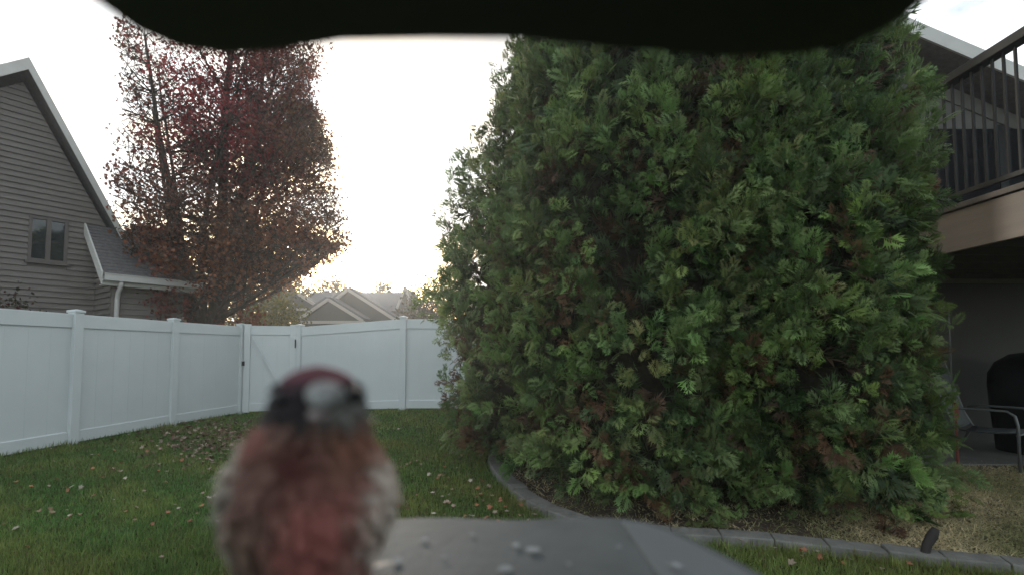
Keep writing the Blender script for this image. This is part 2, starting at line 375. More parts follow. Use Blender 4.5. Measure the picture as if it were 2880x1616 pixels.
def left_house():
    root = empty('taupe_house', HP(0, 0, 0), 'taupe lap sided house with steep gable behind the left fence', 'house')
    ov = .30
    pk = on_wall(82, 163, ov); ev = on_wall(348, 652, ov); lf = on_wall(-330, 265, ov)
    sl = (ev[1] - pk[1]) / (ev[0] - pk[0]); u_r = .02
    drop = .34
    zr = pk[1] + sl * (u_r - pk[0]) - drop
    poly = [(lf[0], 0.0), (u_r, 0.0), (u_r, zr), (pk[0] - .02, pk[1] - drop - .05), (lf[0], lf[1] - drop)]
    # sheathing behind the boards, body of the house
    wall = MB().prism([HP(u, z, -.01) for u, z in poly], HN * -7.0).build('wall', M['siding'], root)
    wx0 = on_wall(82, 600, 0); wx1 = on_wall(186, 745, 0)
    wu0, wu1 = wx0[0], wx1[0]; wz1 = (on_wall(82, 605, 0)[1] + on_wall(186, 622, 0)[1]) / 2; wz0 = (on_wall(78, 733, 0)[1] + on_wall(184, 742, 0)[1]) / 2
    siding(wall, poly, 0.0, (wu0, wu1, wz0, wz1))
    win = empty('window', HP(wu0, wz0, 0)); win.parent = root; win.matrix_parent_inverse = pmat(root).inverted()
    fw = .05
    for (a, b, c, d) in ((wu0, wu1, wz1 - fw, wz1), (wu0, wu1, wz0, wz0 + fw), (wu0, wu0 + fw, wz0 + fw, wz1 - fw), (wu1 - fw, wu1, wz0 + fw, wz1 - fw), ((wu0 + wu1) / 2 - .035, (wu0 + wu1) / 2 + .035, wz0 + fw, wz1 - fw)):
        MB().frame_box(HO, HU, HV, HN, a, b, c, d, -.02, .045).build('frame', M['winframe'], win)
    for a, b in ((wu0 + fw, (wu0 + wu1) / 2 - .035), ((wu0 + wu1) / 2 + .035, wu1 - fw)):
        MB().frame_box(HO, HU, HV, HN, a, b, wz0 + fw, wz1 - fw, -.015, .008).build('pane', M['glass'], win)
    MB().frame_box(HO, HU, HV, HN, wu0 - .04, wu1 + .04, wz0 - .045, wz0 - .002, -.01, .07).build('sill', M['winframe'], win)
    # main roof: two slabs running back from the gable, rake boards on the edge
    th = .16
    def slab(a, b, o0, o1, dz0, dz1): return [HP(a[0], a[1] + dz0, o0), HP(b[0], b[1] + dz0, o0), HP(b[0], b[1] + dz1, o0), HP(a[0], a[1] + dz1, o0)], HN * (o1 - o0)
    for a, b in ((pk, ev), (lf, pk)):
        MB().prism(*slab(a, b, ov - .03, -7.2, -.14, 0)).build('roof_plane', M['shingle'], root)
        MB().prism(*slab(a, b, ov, ov - .028, -.22, .012)).build('rake_board', M['trim'], root)
    # lower wing pushed forward of the gable wall
    wo = 1.0; eo = wo + .24
    u0 = on_wall(315, 850, wo)[0]; u1 = on_wall(515, 850, wo)[0]
    ez = on_wall(325, 772, eo)[1]; tz = on_wall(300, 640, 0)[1]
    wz = ez + .02
    wing = MB().prism([HP(u0, 0, wo - .01), HP(u1, 0, wo - .01), HP(u1, wz, wo - .01), HP(u0, wz, wo - .01)], HN * -4.5).build('wing_wall', M['siding'], root)
    siding(wing, [(u0, 0), (u1, 0), (u1, wz - .03), (u0, wz - .03)], wo)
    # end wall of the wing (faces along -HU)
    slope = (tz - ez) / (eo - 0)
    PE = lambda a, z, off: HO + HU * (u0 - off) + HV * z + HN * a
    siding(wing, [(0.02, 0), (wo, 0), (wo, wz - .03), (0.02, tz - .25)], 0.012, P=PE)
    # roof courses: stepped shingle surface
    n = 15; ul, ur = u0 - .22, u1 + .25
    mb = MB()
    L = math.hypot(eo, tz - ez)
    for i in range(n):
        f0, f1 = i / n, (i + 1) / n
        o0, o1 = eo * (1 - f0), eo * (1 - f1); z0, z1 = ez + (tz - ez) * f0, ez + (tz - ez) * f1
        mb.hexa([HP(ul, z0 - .05, o0), HP(ur, z0 - .05, o0), HP(ur, z1 - .05, o1), HP(ul, z1 - .05, o1), HP(ul, z0 + .022, o0), HP(ur, z0 + .022, o0), HP(ur, z1 + .004, o1), HP(ul, z1 + .004, o1)])
    # roof rises on to a ridge behind
    rid = .25
    mb.hexa([HP(.45, tz - .05, 0), HP(ur, tz - .05, 0), HP(ur, tz + slope * rid - .05, -rid), HP(.45, tz + slope * rid - .05, -rid), HP(.45, tz, 0), HP(ur, tz, 0), HP(ur, tz + slope * rid, -rid), HP(.45, tz + slope * rid, -rid)])
    mb.build('wing_roof', M['shingle'], root)
    MB().prism([HP(ul - .03, ez - .2, eo), HP(ul - .03, ez + .04, eo), HP(ul - .03, tz + .02, 0.02), HP(ul - .03, tz - .22, 0.02)], HU * .028).build('rake_board', M['trim'], root)
    MB().frame_box(HO, HU, HV, HN, ul + .0, ur, ez - .2, ez - .03, eo - .06, eo - .035).build('fascia', M['trim'], root)
    MB().frame_box(HO, HU, HV, HN, ul + .0, ur, ez - .215, ez - .2, wo + .03, eo - .035).build('soffit', M['trim'], root)
    gt = MB()
    for a, b, c, d in ((ez - .13, ez - .115, eo - .03, eo + .085), (ez - .13, ez - .01, eo + .085, eo + .097), (ez - .01, ez + .004, eo + .08, eo + .11)):
        gt.frame_box(HO, HU, HV, HN, ul, ur, a, b, c, d)
    gu = gt.build('gutter', M['metal_white'], root)
    us = u0 + .06
    pts = [HP(us, ez - .12, eo + .03), HP(us, ez - .2, eo + .03), HP(us, ez - .33, wo + .12), HP(us, ez - .45, wo + .075), HP(us, .15, wo + .075)]
    MB().tube(pts, .042, 8).build('downspout', M['metal_white'], root, smooth=True)
    MB().frame_box(HO, HU, HV, HN, u0 - .02, u0 + .07, 0, wz - .2, wo + .028, wo + .04).build('corner_board', M['siding'], root)
left_house()

# ------------------------------------------------------------------ far house across the street
def far_house():
    Y = 45.0; root = empty('far_house', (at(980, 900, Y).x, Y, 0), 'distant grey house with two beige trimmed front gables beyond the gate', 'house')
    def Q(px, py, dy=0.0):
        p = at(px, py, Y); return Vector((p.x, Y + dy, p.z))
    # main block with long ridge
    xl, xr = Q(835, 800).x, Q(1136, 803).x; zr = Q(1000, 802).z; ze = Q(1000, 868).z
    MB().box(xl, xr, Y + 1.5, Y + 9, 0, ze).build('wall', M['far_siding'], root)
    mb = MB(); ym = Y + 5.2; b = 3.7 + .5
    mb.prism([(xl - .3, ym - b - .3, ze - .1), (xl - .3, ym, zr), (xl - .3, ym + b + .3, ze - .1)], (xr - xl + .3, 0, 0)); mb.build('roof', M['shingle'], root)
    # front gables
    def gable(lx, ly, ax, ay, rx, ry, dep, nm):
        a, p, c = Q(lx, ly, -dep), Q(ax, ay, -dep), Q(rx, ry, -dep)
        s = (Y - dep) / Y
        for v in (a, p, c): v.x *= s; v.z = CAM.z + (v.z - CAM.z) * s
        w = MB().prism([(a.x + .35, a.y, 0), (c.x - .35, a.y, 0), (c.x - .35, a.y, c.z), p - Vector((0, 0, .12)), (a.x + .35, a.y, a.z)], (0, dep + 3, 0)).build(nm + '_wall', M['far_siding'], root)
        for s0, s1 in ((a, p), (c, p)):
            o = Vector((0, -.35, 0)); MB().beam(s0 + o, s1 + o, .12, .26, (0, 0, 1)).build('rake_trim', M['far_trim'], root)
            d = (s1 - s0); up = Vector((-d.z, 0, d.x)).normalized(); up = up if up.z > 0 else -up
            q = [s0 + up * .13, s1 + up * .13, s1 + up * .3, s0 + up * .3]
            MB().prism([v + Vector((0, -.42, 0)) for v in q], (0, dep + 5.5, 0)).build('gable_roof', M['shingle'], root)
        return a, p, c
    gable(872, 900, 982, 815, 1122, 904, 0.6, 'gable')
    a, p, c = gable(838, 902, 927, 842, 1024, 902, 2.6, 'porch_gable')
    MB().box(a.x - .1, c.x + .1, a.y - .3, a.y - .05, a.z - .22, a.z + .02).build('band_trim', M['far_trim'], root)
    MB().box(a.x + .9, c.x - .2, a.y - .14, a.y - .02, a.z - 1.0, a.z - .78).build('garage_trim', M['far_trim'], root)
    MB().box(a.x + 1.1, c.x - .4, a.y - .08, a.y - .02, .1, a.z - 1.0).build('garage_door', M['far_trim'], root)
    # gable end at the right
    e0, e1, e2 = Q(1108, 870, 1.0), Q(1134, 803, 1.0), Q(1153, 868, 1.0)
    MB().prism([(e0.x + .2, e0.y, 0), (e2.x - .2, e0.y, 0), (e2.x - .2, e0.y, e2.z), e1, (e0.x + .2, e0.y, e0.z)], (0, 5, 0)).build('side_gable_wall', M['far_siding'], root)
    for s0, s1 in ((e0, e1), (e2, e1)): MB().beam(s0 + Vector((0, -.2, 0)), s1 + Vector((0, -.2, 0)), .14, .2).build('rake_trim', M['far_trim'], root)
    for k in (0, 1):
        x = e0.x + .45 + k * .55; z = e0.z - .6
        f = MB().box(x, x + .45, e0.y - .06, e0.y - .005, z - .5, z).build('window', M['far_trim'], root)
        MB().box(x + .06, x + .39, e0.y - .09, e0.y - .065, z - .44, z - .06).build('pane', M['glass'], f)
    # left dormer eave
    g0, g1 = Q(845, 828, -.5), Q(905, 866, -.5)
    MB().beam(g0, g1, .15, .24).build('rake_trim', M['far_trim'], root)
    MB().box(Q(845, 868).x, Q(900, 868).x, Y - .9, Y - .6, Q(845, 874).z, Q(845, 868).z).build('eave_trim', M['far_trim'], root)
    MB().prism([(xl, Y - .45, 0), (g1.x, Y - .45, 0), (g1.x, Y - .45, g1.z), (g0.x, Y - .45, g0.z), (xl, Y - .45, g0.z)], (0, 2.5, 0)).build('side_wall', M['far_siding'], root)
far_house()
p = at(1172, 902, 38); t_ = at(1172, 826, 38)
tag(MB().tube([(p.x, 38, 0), (p.x, 38, t_.z)], [.16, .12], 8).build('utility_pole', M['pole'], smooth=True), 'pale weathered pole standing right of the distant house', 'pole')

# ------------------------------------------------------------------ own house and deck at the right
def right_house():
    Y = 7.0
    def Q(px, py): p = at(px, py, Y); return (p.x, p.z)
    a = Q(2505, 140); b = Q(2880, 300); sl = (b[1] - a[1]) / (b[0] - a[0]); x0 = a[0] - 2.2; x1 = 10.5
    z = lambda x: a[1] + sl * (x - a[0]); pkx = x0 + .9
    root = empty('beige_house', (6, Y, 0), 'beige house with pale sloping eave behind the deck at the right', 'house')
    MB().prism([(x0, Y, 0), (x1, Y, 0), (x1, Y, z(x1) - .2), (pkx, Y, z(pkx) - .2), (x0, Y, z(pkx) - .35)], (0, 6, 0)).build('wall', M['stucco'], root)
    MB().prism([(pkx, Y - .45, z(pkx)), (x1, Y - .45, z(x1)), (x1, Y - .45, z(x1) + .13), (pkx, Y - .45, z(pkx) + .13)], (0, 6.5, 0)).build('roof_plane', M['shingle'], root)
    MB().prism([(pkx, Y - .48, z(pkx) - .10), (x1, Y - .48, z(x1) - .10), (x1, Y - .48, z(x1) + .10), (pkx, Y - .48, z(pkx) + .10)], (0, .028, 0)).build('rake_board', M['trim'], root)
    MB().prism([(pkx, Y - .02, z(pkx) - .42), (x1, Y - .02, z(x1) - .42), (x1, Y - .02, z(x1) - .20), (pkx, Y - .02, z(pkx) - .20)], (0, .018, 0)).build('frieze_board', M['stucco'], root)
    d = empty('dark_wall_panels', (5.3, Y, 2.7)); d.parent = root; d.matrix_parent_inverse = pmat(root).inverted()  # row of near-black panels on the upper wall behind the railing
    for xa, xb in ((4.6, 5.8), (5.8, 7.0), (7.0, 8.2), (8.2, 9.4)):
        MB().box(xa + .06, xb - .06, Y - .03, Y - .005, 2.75, 4.45).build('pane', M['near_black'], d)
        for q in ((xa, xa + .06), (xb - .06, xb)): MB().box(q[0] + .001, q[1] - .001, Y - .05, Y - .004, 2.7, 4.5).build('frame', M['rail'], d)
right_house()
DX = 4.2
def deck():
    root = empty('raised_deck', (DX, 4, 0), 'raised deck with dark baluster railing and tan fascia beside the evergreens', 'deck')
    zt, zf1, zf0 = 3.93, 2.66, 2.22; y0, y1 = 0.6, 6.9
    for i in range(34):
        x = DX + .05 + i * .145
        if x > 9.0: break
        MB().box(x, x + .139, y0, y1, zf1 - .03, zf1).build('deck_board', M['deckboard'], root)
    MB().box(DX, DX + .045, y0, y1, zf0, zf1 - .06).build('fascia', M['deckwood'], root, bevel=.004)
    MB().box(DX - .03, DX + .04, y0, y1, zf1 - .055, zf1 - .002).build('edge_board', M['deckboard'], root, bevel=.006)
    MB().box(DX + .05, 9.1, y1 - .045, y1, zf0, zf1 - .04).build('end_joist', M['deckwood'], root)
    k = 0; y = y0 + .3
    while y < y1 - .1:
        MB().box(DX + .05, 9.05, y, y + .04, zf0 + .05, zf1 - .035).build('joist', M['deckboard'], root); y += .42
    MB().box(DX - .02, DX + .10, y0, y1, zt - .085, zt).build('top_rail', M['rail'], root, bevel=.008)
    MB().box(DX + .02, DX + .06, y0, y1, zf1 + .08, zf1 + .12).build('bottom_rail', M['rail'], root)
    y = y0 + .06
    while y < y1:
        MB().box(DX + .03, DX + .05, y, y + .017, zf1 + .12, zt - .085).build('baluster', M['rail'], root); y += .1
    for y in (y1 - .12,):
        MB().box(DX + .002, DX + .09, y, y + .09, zf1, zt + .02).build('rail_post', M['rail'], root)
    for (x, y) in ((DX + .12, 6.1), (DX + .12, .9), (7.0, 6.1)):
        MB().box(x, x + .14, y, y + .14, 0, zf0 + .05).build('support_post', M['deckwood'], root)
deck()
pat = MB().box(4.6, 9, 5.6, 6.99, -.05, .03).build('patio', M['concrete_patio']); tag(pat, kind='structure')

# patio chair: sling chair with bent tube frame
def patio_chair(x, y, ang, label):
    root = empty('patio_chair', (x, y, .0), label, 'chair')
    rot = Matrix.Rotation(ang, 4, 'Z'); T = lambda p: Vector((x, y, 0)) + rot @ Vector(p)
    for s in (-1, 1):
        X = .28 * s
        MB().tube([T(q) for q in ((X, -.30, .0), (X, -.30, .5), (X, -.28, .60), (X, -.22, .645), (X, .1, .645), (X, .26, .62))], .014, 8).build('arm_frame', M['tubemetal'], root, smooth=True)
        MB().tube([T(q) for q in ((X * .9, .42, .0), (X * .9, .2, .40), (X * .9, .28, .55), (X * .9, .46, 1.18), (X * .8, .48, 1.24))], .014, 8).build('back_frame', M['tubemetal'], root, smooth=True)
    def sheet(nm, prof):
        vs, fs = [], []
        for i, (yy, zz) in enumerate(prof):
            for k in range(5):
                a = -1 + k / 2; vs.append(T((a * .25, yy, zz - .03 * (1 - a * a))))
        for i in range(len(prof) - 1):
            for k in range(4): j = i * 5 + k; fs.append((j, j + 1, j + 6, j + 5))
        o = pm(nm, vs, fs, M['mesh_fabric'], root, True); md = o.modifiers.new('t', 'SOLIDIFY'); md.thickness = .006; return o
    sheet('seat', [(-.27, .43), (-.1, .41), (.08, .40), (.2, .41)]); sheet('backrest', [(.22, .44), (.28, .58), (.37, .88), (.47, 1.2)])
    MB().tube([T((-.28, -.29, .40)), T((.28, -.29, .40))], .012, 8).build('crossbar', M['tubemetal'], root, smooth=True)
p = on_ground(2850, 1325); patio_chair(p.x, p.y + .25, R(32), 'grey sling patio chair with tubular arms under the deck')
# covered grill
def grill():
    p = on_ground(2985, 1290); x, y = p.x, p.y + .25
    prof = [(.36, .30, 0.02), (.37, .31, .35), (.40, .33, .62), (.42, .35, .86), (.40, .34, 1.0), (.33, .28, 1.14), (.20, .18, 1.24), (.05, .05, 1.27)]
    vs, fs = [], []; n = 24
    for a, b, z in prof:
        for k in range(n):
            t = 2 * math.pi * k / n; c, s_ = math.cos(t), math.sin(t); e = .55
            wv = 1 + .025 * math.sin(5 * t + z * 6)
            vs.append((x + a * wv * math.copysign(abs(c) ** e, c), y + b * wv * math.copysign(abs(s_) ** e, s_), z + .02 * math.sin(3 * t) * (z < .1)))
    for i in range(len(prof) - 1):
        for k in range(n): fs.append((i * n + k, i * n + (k + 1) % n, (i + 1) * n + (k + 1) % n, (i + 1) * n + k))
    fs.append(tuple((len(prof) - 1) * n + k for k in range(n)))
    tag(pm('grill', vs, fs, M['black_cover'], None, True), 'grill under a black cover in the dark below the deck', 'grill')
grill()
p = on_ground(2694, 1312); t_ = at(2692, 1130, p.y)
rs = empty('garden_stake', (p.x, p.y, 0), 'thin red stake at the right foot of the evergreens', 'stake')
MB().tube([(p.x, p.y, -.05), (p.x, p.y, t_.z)], .014, 8).build('shaft', M['rust'], rs); MB().box(p.x - .045, p.x + .02, p.y - .02, p.y - .015, t_.z - .18, t_.z - .02).build('flag', M['rust'], rs)
p = at(2676, 1050, 4.95); q = at(2674, 862, 4.95)
MBh = MB(); hk = [(p.x, 4.95, -.05), (p.x, 4.95, q.z - .06)]
for k in range(7): a = math.pi * k / 6; hk.append((p.x - .045 + .045 * math.cos(a), 4.95, q.z - .05 + .05 * math.sin(a)))
tag(MBh.tube(hk, .007, 6).build('shepherd_hook', M['tubemetal'], smooth=True), 'thin metal hook pole at the right edge of the evergreens', 'hook')
# small dark bent stake in front of the kerb
def small_stake():
    b = on_ground(2597, 1580); s = b.y
    pts = [at(2597, 1590, s), at(2600, 1560, s), at(2607, 1530, s + .01), at(2622, 1505, s + .015), at(2632, 1484, s + .015)]
    mb = MB(); prev = None
    mb.tube(pts, [.022, .024, .026, .030, .020], 7)
    tag(mb.build('stake', M['wood'], smooth=True), 'short dark bent stake poking up by the kerb at lower right', 'stake')
small_stake()

# ------------------------------------------------------------------ arborvitae
def spray_template(seed, n=7):
    r = random.Random(seed); V = []; Fs = []
    def tri(a, b, c): i = len(V); V.extend([a, b, c]); Fs.append((i, i + 1, i + 2))
    def kite(b, d, ln, wd):
        nx, ny = -d[1], d[0]; m = (b[0] + d[0] * ln * .45, b[1] + d[1] * ln * .45); t = (b[0] + d[0] * ln, b[1] + d[1] * ln)
        tri(b, (m[0] + nx * wd, m[1] + ny * wd), t); tri(b, t, (m[0] - nx * wd, m[1] - ny * wd))
    def lobed(b, ang, ln):
        d = (math.cos(ang), math.sin(ang)); kite(b, d, ln, ln * .055 + .006)
        for k, f in enumerate((.40,)):
            for s in (-1, 1):
                if r.random() < .2: continue
                a2 = ang + s * R(r.uniform(32, 46)); bb = (b[0] + d[0] * ln * f, b[1] + d[1] * ln * f); kl = ln * .42 * r.uniform(.8, 1.2)
                e = (math.cos(a2), math.sin(a2)); nx, ny = -e[1], e[0]; w = .17 * kl
                tri((bb[0] - nx * w, bb[1] - ny * w), (bb[0] + nx * w, bb[1] + ny * w), (bb[0] + e[0] * kl, bb[1] + e[1] * kl))
    for i in range(n):
        t = .08 + .8 * i / n; s = 1 if i % 2 else -1
        for sg in (s, -s) if r.random() < .75 else (s,):
            ln = (.62 * (1 - t) ** .75 + .12) * r.uniform(.8, 1.15) * (1 if sg == s else .85)
            lobed((t, 0), sg * R(r.uniform(34, 50)), ln)
    lobed((.75, 0), R(r.uniform(-6, 6)), .3)
    i = len(V); V.extend([(0, -.012), (0, .012), (.85, 0)]); Fs.append((i, i + 1, i + 2))
    V = np.array(V); z = -.22 * V[:, 0] ** 2 - .25 * np.abs(V[:, 1]) ** 1.5
    return np.c_[V, z], np.array(Fs)
TPL = [spray_template(s) for s in range(6)]
def norm(a): return a / (np.linalg.norm(a, axis=-1, keepdims=True) + 1e-9)
def place_sprays(pos, axis, nrm, size, col):
    """pos, axis, nrm (n,3) ; size (n,) ; col (n,3) -> V,F,C"""
    Vs, Fs, Cs = [], [], []; base = 0
    which = rng.integers(0, len(TPL), len(pos))
    for k, (tv, tf) in enumerate(TPL):
        m = which == k; P, A, N, S, K = pos[m], norm(axis[m]), nrm[m], size[m], col[m]
        N = norm(N - A * np.sum(N * A, 1, keepdims=True)); B = np.cross(N, A)
        V = P[:, None] + S[:, None, None] * (tv[None, :, 0:1] * A[:, None] + tv[None, :, 1:2] * B[:, None] + tv[None, :, 2:3] * N[:, None])
        n = len(P); f = tf[None] + (np.arange(n) * len(tv))[:, None, None] + base
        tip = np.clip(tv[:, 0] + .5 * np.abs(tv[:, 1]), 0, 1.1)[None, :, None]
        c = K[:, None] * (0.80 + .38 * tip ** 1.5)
        Vs.append(V.reshape(-1, 3)); Fs.append(f.reshape(-1, 3)); Cs.append(c.reshape(-1, 3)); base += n * len(tv)
    return np.concatenate(Vs), np.concatenate(Fs), np.concatenate(Cs)
def arborvitae(cx, cy_, rx, ry, H, prof, label, nclump, seed, brown=.06):
    global rng; rng = np.random.default_rng(seed)
    root = empty('arborvitae', (cx, cy_, 0), label, 'evergreen tree', 'tall evergreens in the kerbed bed')
    pt = np.array([p[0] for p in prof]); pr = np.array([p[1] for p in prof])
    rad = lambda t: np.interp(t, pt, pr)
    # lumpy outline shared by the core and the foliage
    ph = rng.uniform(0, 6.28, 8)
    lump = lambda th, t: 1 + .07 * np.sin(3 * th + ph[0] + 5 * t) + .06 * np.sin(5 * th - 9 * t + ph[1]) + .05 * np.sin(8 * th + 17 * t + ph[2])
    MB().tube([(cx, cy_, -.05), (cx + .03, cy_, H * .3), (cx, cy_ + .03, H * .6), (cx, cy_, H * .93)], [.13, .10, .06, .015], 10).build('trunk', M['cedar_bark'], root, smooth=True)
    # inner mass of old twigs
    n1, n2 = 40, 36; TH, T = np.meshgrid(np.linspace(0, 2 * np.pi, n1, endpoint=False), np.linspace(.035, .97, n2), indexing='ij')
    rr = rad(T) * lump(TH, T) * (.70 + rng.normal(0, .045, T.shape))
    V = np.stack([cx + rx * rr * np.cos(TH), cy_ + ry * rr * np.sin(TH), H * T + rng.normal(0, .03, T.shape)], -1).reshape(-1, 3)
    i, j = np.meshgrid(np.arange(n1), np.arange(n2 - 1), indexing='ij'); a = (i * n2 + j).ravel(); b = (((i + 1) % n1) * n2 + j).ravel()
    np_mesh('inner_branches', V, np.stack([a, b, b + 1, a + 1], -1), M['inner'], root)
    # clumps
    t = rng.uniform(.03, .99, nclump * 9); th = rng.uniform(0, 2 * np.pi, nclump * 9)
    w = rad(t) / 1.05 * np.where(np.sin(th) < .4, 1, .12)
    k = rng.uniform(0, 1, len(t)) < w; t, th = t[k][:nclump], th[k][:nclump]; nc = len(t)
    pushed = np.clip(rng.normal(.945, .07, nc), .70, 1.05)
    cr = rad(t) * lump(th, t) * pushed
    cpos = np.stack([cx + rx * cr * np.cos(th), cy_ + ry * cr * np.sin(th), H * t], -1)
    out = norm(np.stack([np.cos(th) / rx, np.sin(th) / ry, np.zeros(nc)], -1))
    upw = np.clip(rng.normal(1.0, .45, nc) - .6 * (t < .16), -.3, 1.8)[:, None]
    cax = norm(out * rng.uniform(.25, .65, (nc, 1)) + np.array([0, 0, 1.]) * upw + rng.normal(0, .22, (nc, 3)))
    csz = rng.uniform(.6, 1.15, nc) * (1 + .25 * (rng.uniform(0, 1, nc) < .12))
    # colour of each clump: dark inside green, yellow-green where it stands proud, some browned
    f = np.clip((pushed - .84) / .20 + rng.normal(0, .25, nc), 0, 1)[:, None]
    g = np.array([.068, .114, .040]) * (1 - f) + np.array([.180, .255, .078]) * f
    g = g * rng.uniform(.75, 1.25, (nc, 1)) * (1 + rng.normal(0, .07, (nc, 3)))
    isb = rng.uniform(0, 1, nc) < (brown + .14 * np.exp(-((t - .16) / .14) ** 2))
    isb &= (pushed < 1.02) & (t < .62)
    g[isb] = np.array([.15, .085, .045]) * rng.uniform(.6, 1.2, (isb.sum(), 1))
    ns = 13
    idx = np.repeat(np.arange(nc), ns); n = len(idx)
    s = rng.uniform(-.25, 1, n)          # along the clump's axis
    L = .32 * csz[idx]
    sp = cpos[idx] + cax[idx] * (s * L)[:, None] * .8
    side = norm(rng.normal(0, 1, (n, 3)))
    spread = (.10 * csz[idx] * (1.05 - .65 * np.clip(s, 0, 1)))[:, None]
    sp = sp + side * spread * rng.uniform(.2, 1.25, (n, 1))
    ax = norm(cax[idx] * 1.0 + side * .5 + out[idx] * .25 + np.array([0, 0, -.05]) + rng.normal(0, .15, (n, 3)))
    dr = (np.clip((.78 - t[idx]) / .35, 0, 1) * (rng.uniform(0, 1, n) < .45) * rng.uniform(.4, 1, n))[:, None]
    ax = norm(ax * (1 - dr) + dr * (out[idx] * .75 + side * .65 + np.array([0, 0, -.42])))
    nr = norm(out[idx] * 1.2 + rng.normal(0, .55, (n, 3)) + np.array([0, 0, .3]))
    size = rng.uniform(.08, .15, n) * csz[idx]
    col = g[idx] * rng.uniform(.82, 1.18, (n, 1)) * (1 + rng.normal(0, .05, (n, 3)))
    # inner layer, duller
    m = int(nclump * 3.6); t2 = rng.uniform(.03, .97, m); th2 = rng.uniform(0, 2 * np.pi, m)
    r2 = rad(t2) * lump(th2, t2) * rng.uniform(.68, .86, m)
    p2 = np.stack([cx + rx * r2 * np.cos(th2), cy_ + ry * r2 * np.sin(th2), H * t2], -1); o2 = np.stack([np.cos(th2), np.sin(th2), np.zeros(m)], -1)
    a2 = norm(o2 * .8 + rng.normal(0, .5, (m, 3)) + np.array([0, 0, .25])); n2_ = norm(o2 + rng.normal(0, .6, (m, 3)))
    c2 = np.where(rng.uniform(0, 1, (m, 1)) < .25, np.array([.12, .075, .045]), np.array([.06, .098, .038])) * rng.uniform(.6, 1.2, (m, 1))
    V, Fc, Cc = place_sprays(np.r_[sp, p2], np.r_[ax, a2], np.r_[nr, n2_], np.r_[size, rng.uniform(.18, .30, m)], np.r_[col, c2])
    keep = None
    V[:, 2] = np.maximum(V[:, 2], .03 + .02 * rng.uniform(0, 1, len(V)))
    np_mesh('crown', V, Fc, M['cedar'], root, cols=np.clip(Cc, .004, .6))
P1 = [(0, .74), (.06, .84), (.16, .94), (.30, .99), (.38, 1), (.48, .87), (.64, .63), (.8, .42), (.9, .28), (.97, .14), (1, .03)]
P2 = [(0, 1.0), (.05, 1.0), (.14, 1.0), (.3, 1), (.55, .98), (.7, .88), (.82, .72), (.92, .45), (1, .05)]
P3 = [(0, .92), (.05, .96), (.14, 1.0), (.28, 1), (.48, 1), (.62, .86), (.76, .76), (.88, .62), (.95, .40), (1, .06)]
arborvitae(.74, 6.0, 1.56, 1.45, 5.8, P1, 'tall dark arborvitae at the left end of the row, next to the fence', 900, 11, .05)
arborvitae(1.50, 4.92, 1.42, 1.22, 5.7, P2, 'middle arborvitae of the row, standing closest behind the kerb', 1080, 12, .045)
arborvitae(2.46, 4.60, 1.08, 1.05, 5.05, P3, 'bushy arborvitae at the right end of the row, beside the deck', 860, 13, .03)

# ------------------------------------------------------------------ broadleaf trees
def leaf_shape():
    pts = []
    for a, r in ((-90, .35), (-50, .42), (-25, .8), (5, .5), (35, .95), (62, .55), (90, 1.1), (118, .55), (145, .95), (175, .5), (205, .8), (230, .42)):
        pts.append((math.cos(R(a)) * r * .5, math.sin(R(a)) * r * .5 + .3))
    return np.array(pts)
LEAF = leaf_shape()
def leaves_mesh(name, pos, size, col, mat_, parent, r, droop=.6, flat=False, simple=False):
    n = len(pos); L = LEAF if not simple else np.array([(-.0, -.1), (.32, .3), (0, .85), (-.32, .3)])
    ax = norm(r.normal(0, 1, (n, 3)) + np.array([0, 0, -droop])); nn = norm(r.normal(0, 1, (n, 3)) + (np.array([0, 0, 2.5]) if flat else 0))
    if flat: ax = norm(r.normal(0, 1, (n, 3)) * np.array([1, 1, .15]))
    nn = norm(nn - ax * np.sum(nn * ax, 1, keepdims=True)); b = np.cross(nn, ax)
    cup = r.uniform(.1, .9, n)[:, None, None] * (np.abs(L[:, 0]) ** 1.2 + .3 * (L[:, 1] - .3) ** 2)[None, :, None]
    V = pos[:, None] + size[:, None, None] * (L[None, :, 0:1] * b[:, None] + L[None, :, 1:2] * ax[:, None] + cup * nn[:, None])
    k = L.shape[0]
    return np_mesh(name, V.reshape(-1, 3), np.arange(n * k).reshape(n, k), mat_, parent, cols=np.repeat(col, k, 0))
def grow(p, d, ln, rad, depth, r, out, tips, spread=.5, up=.25, kids=(4, 3, 3)):
    pts = [Vector(p)]; dd = Vector(d).normalized(); n = 6; seg = ln / n
    for i in range(n):
        dd = (dd + Vector((r.gauss(0, .1), r.gauss(0, .1), r.gauss(0, .06) + up * .12))).normalized(); pts.append(pts[-1] + dd * seg)
    rads = [rad * (1 - .72 * i / n) for i in range(n + 1)]; out.append((pts, rads))
    if depth >= 2: tips += [(q, 1) for q in pts[2:]]
    if depth < len(kids):
        for k in range(kids[depth]):
            i = r.randint(2, n); a = r.uniform(0, 6.28); s = Vector((math.cos(a), math.sin(a), r.uniform(-.1, .7)))
            grow(pts[i], dd * (1 - spread) + s * spread, ln * r.uniform(.42, .68), max(rads[i] * .6, .004), depth + 1, r, out, tips, spread, up * .5, kids)
def build_wood(name, segs, mat_, parent, minr=.006):
    mb = MB()
    for pts, rads in segs:
        mb.tube(pts, [max(x, minr) for x in rads], 8 if rads[0] > .05 else 5)
    return mb.build(name, mat_, parent, smooth=True)
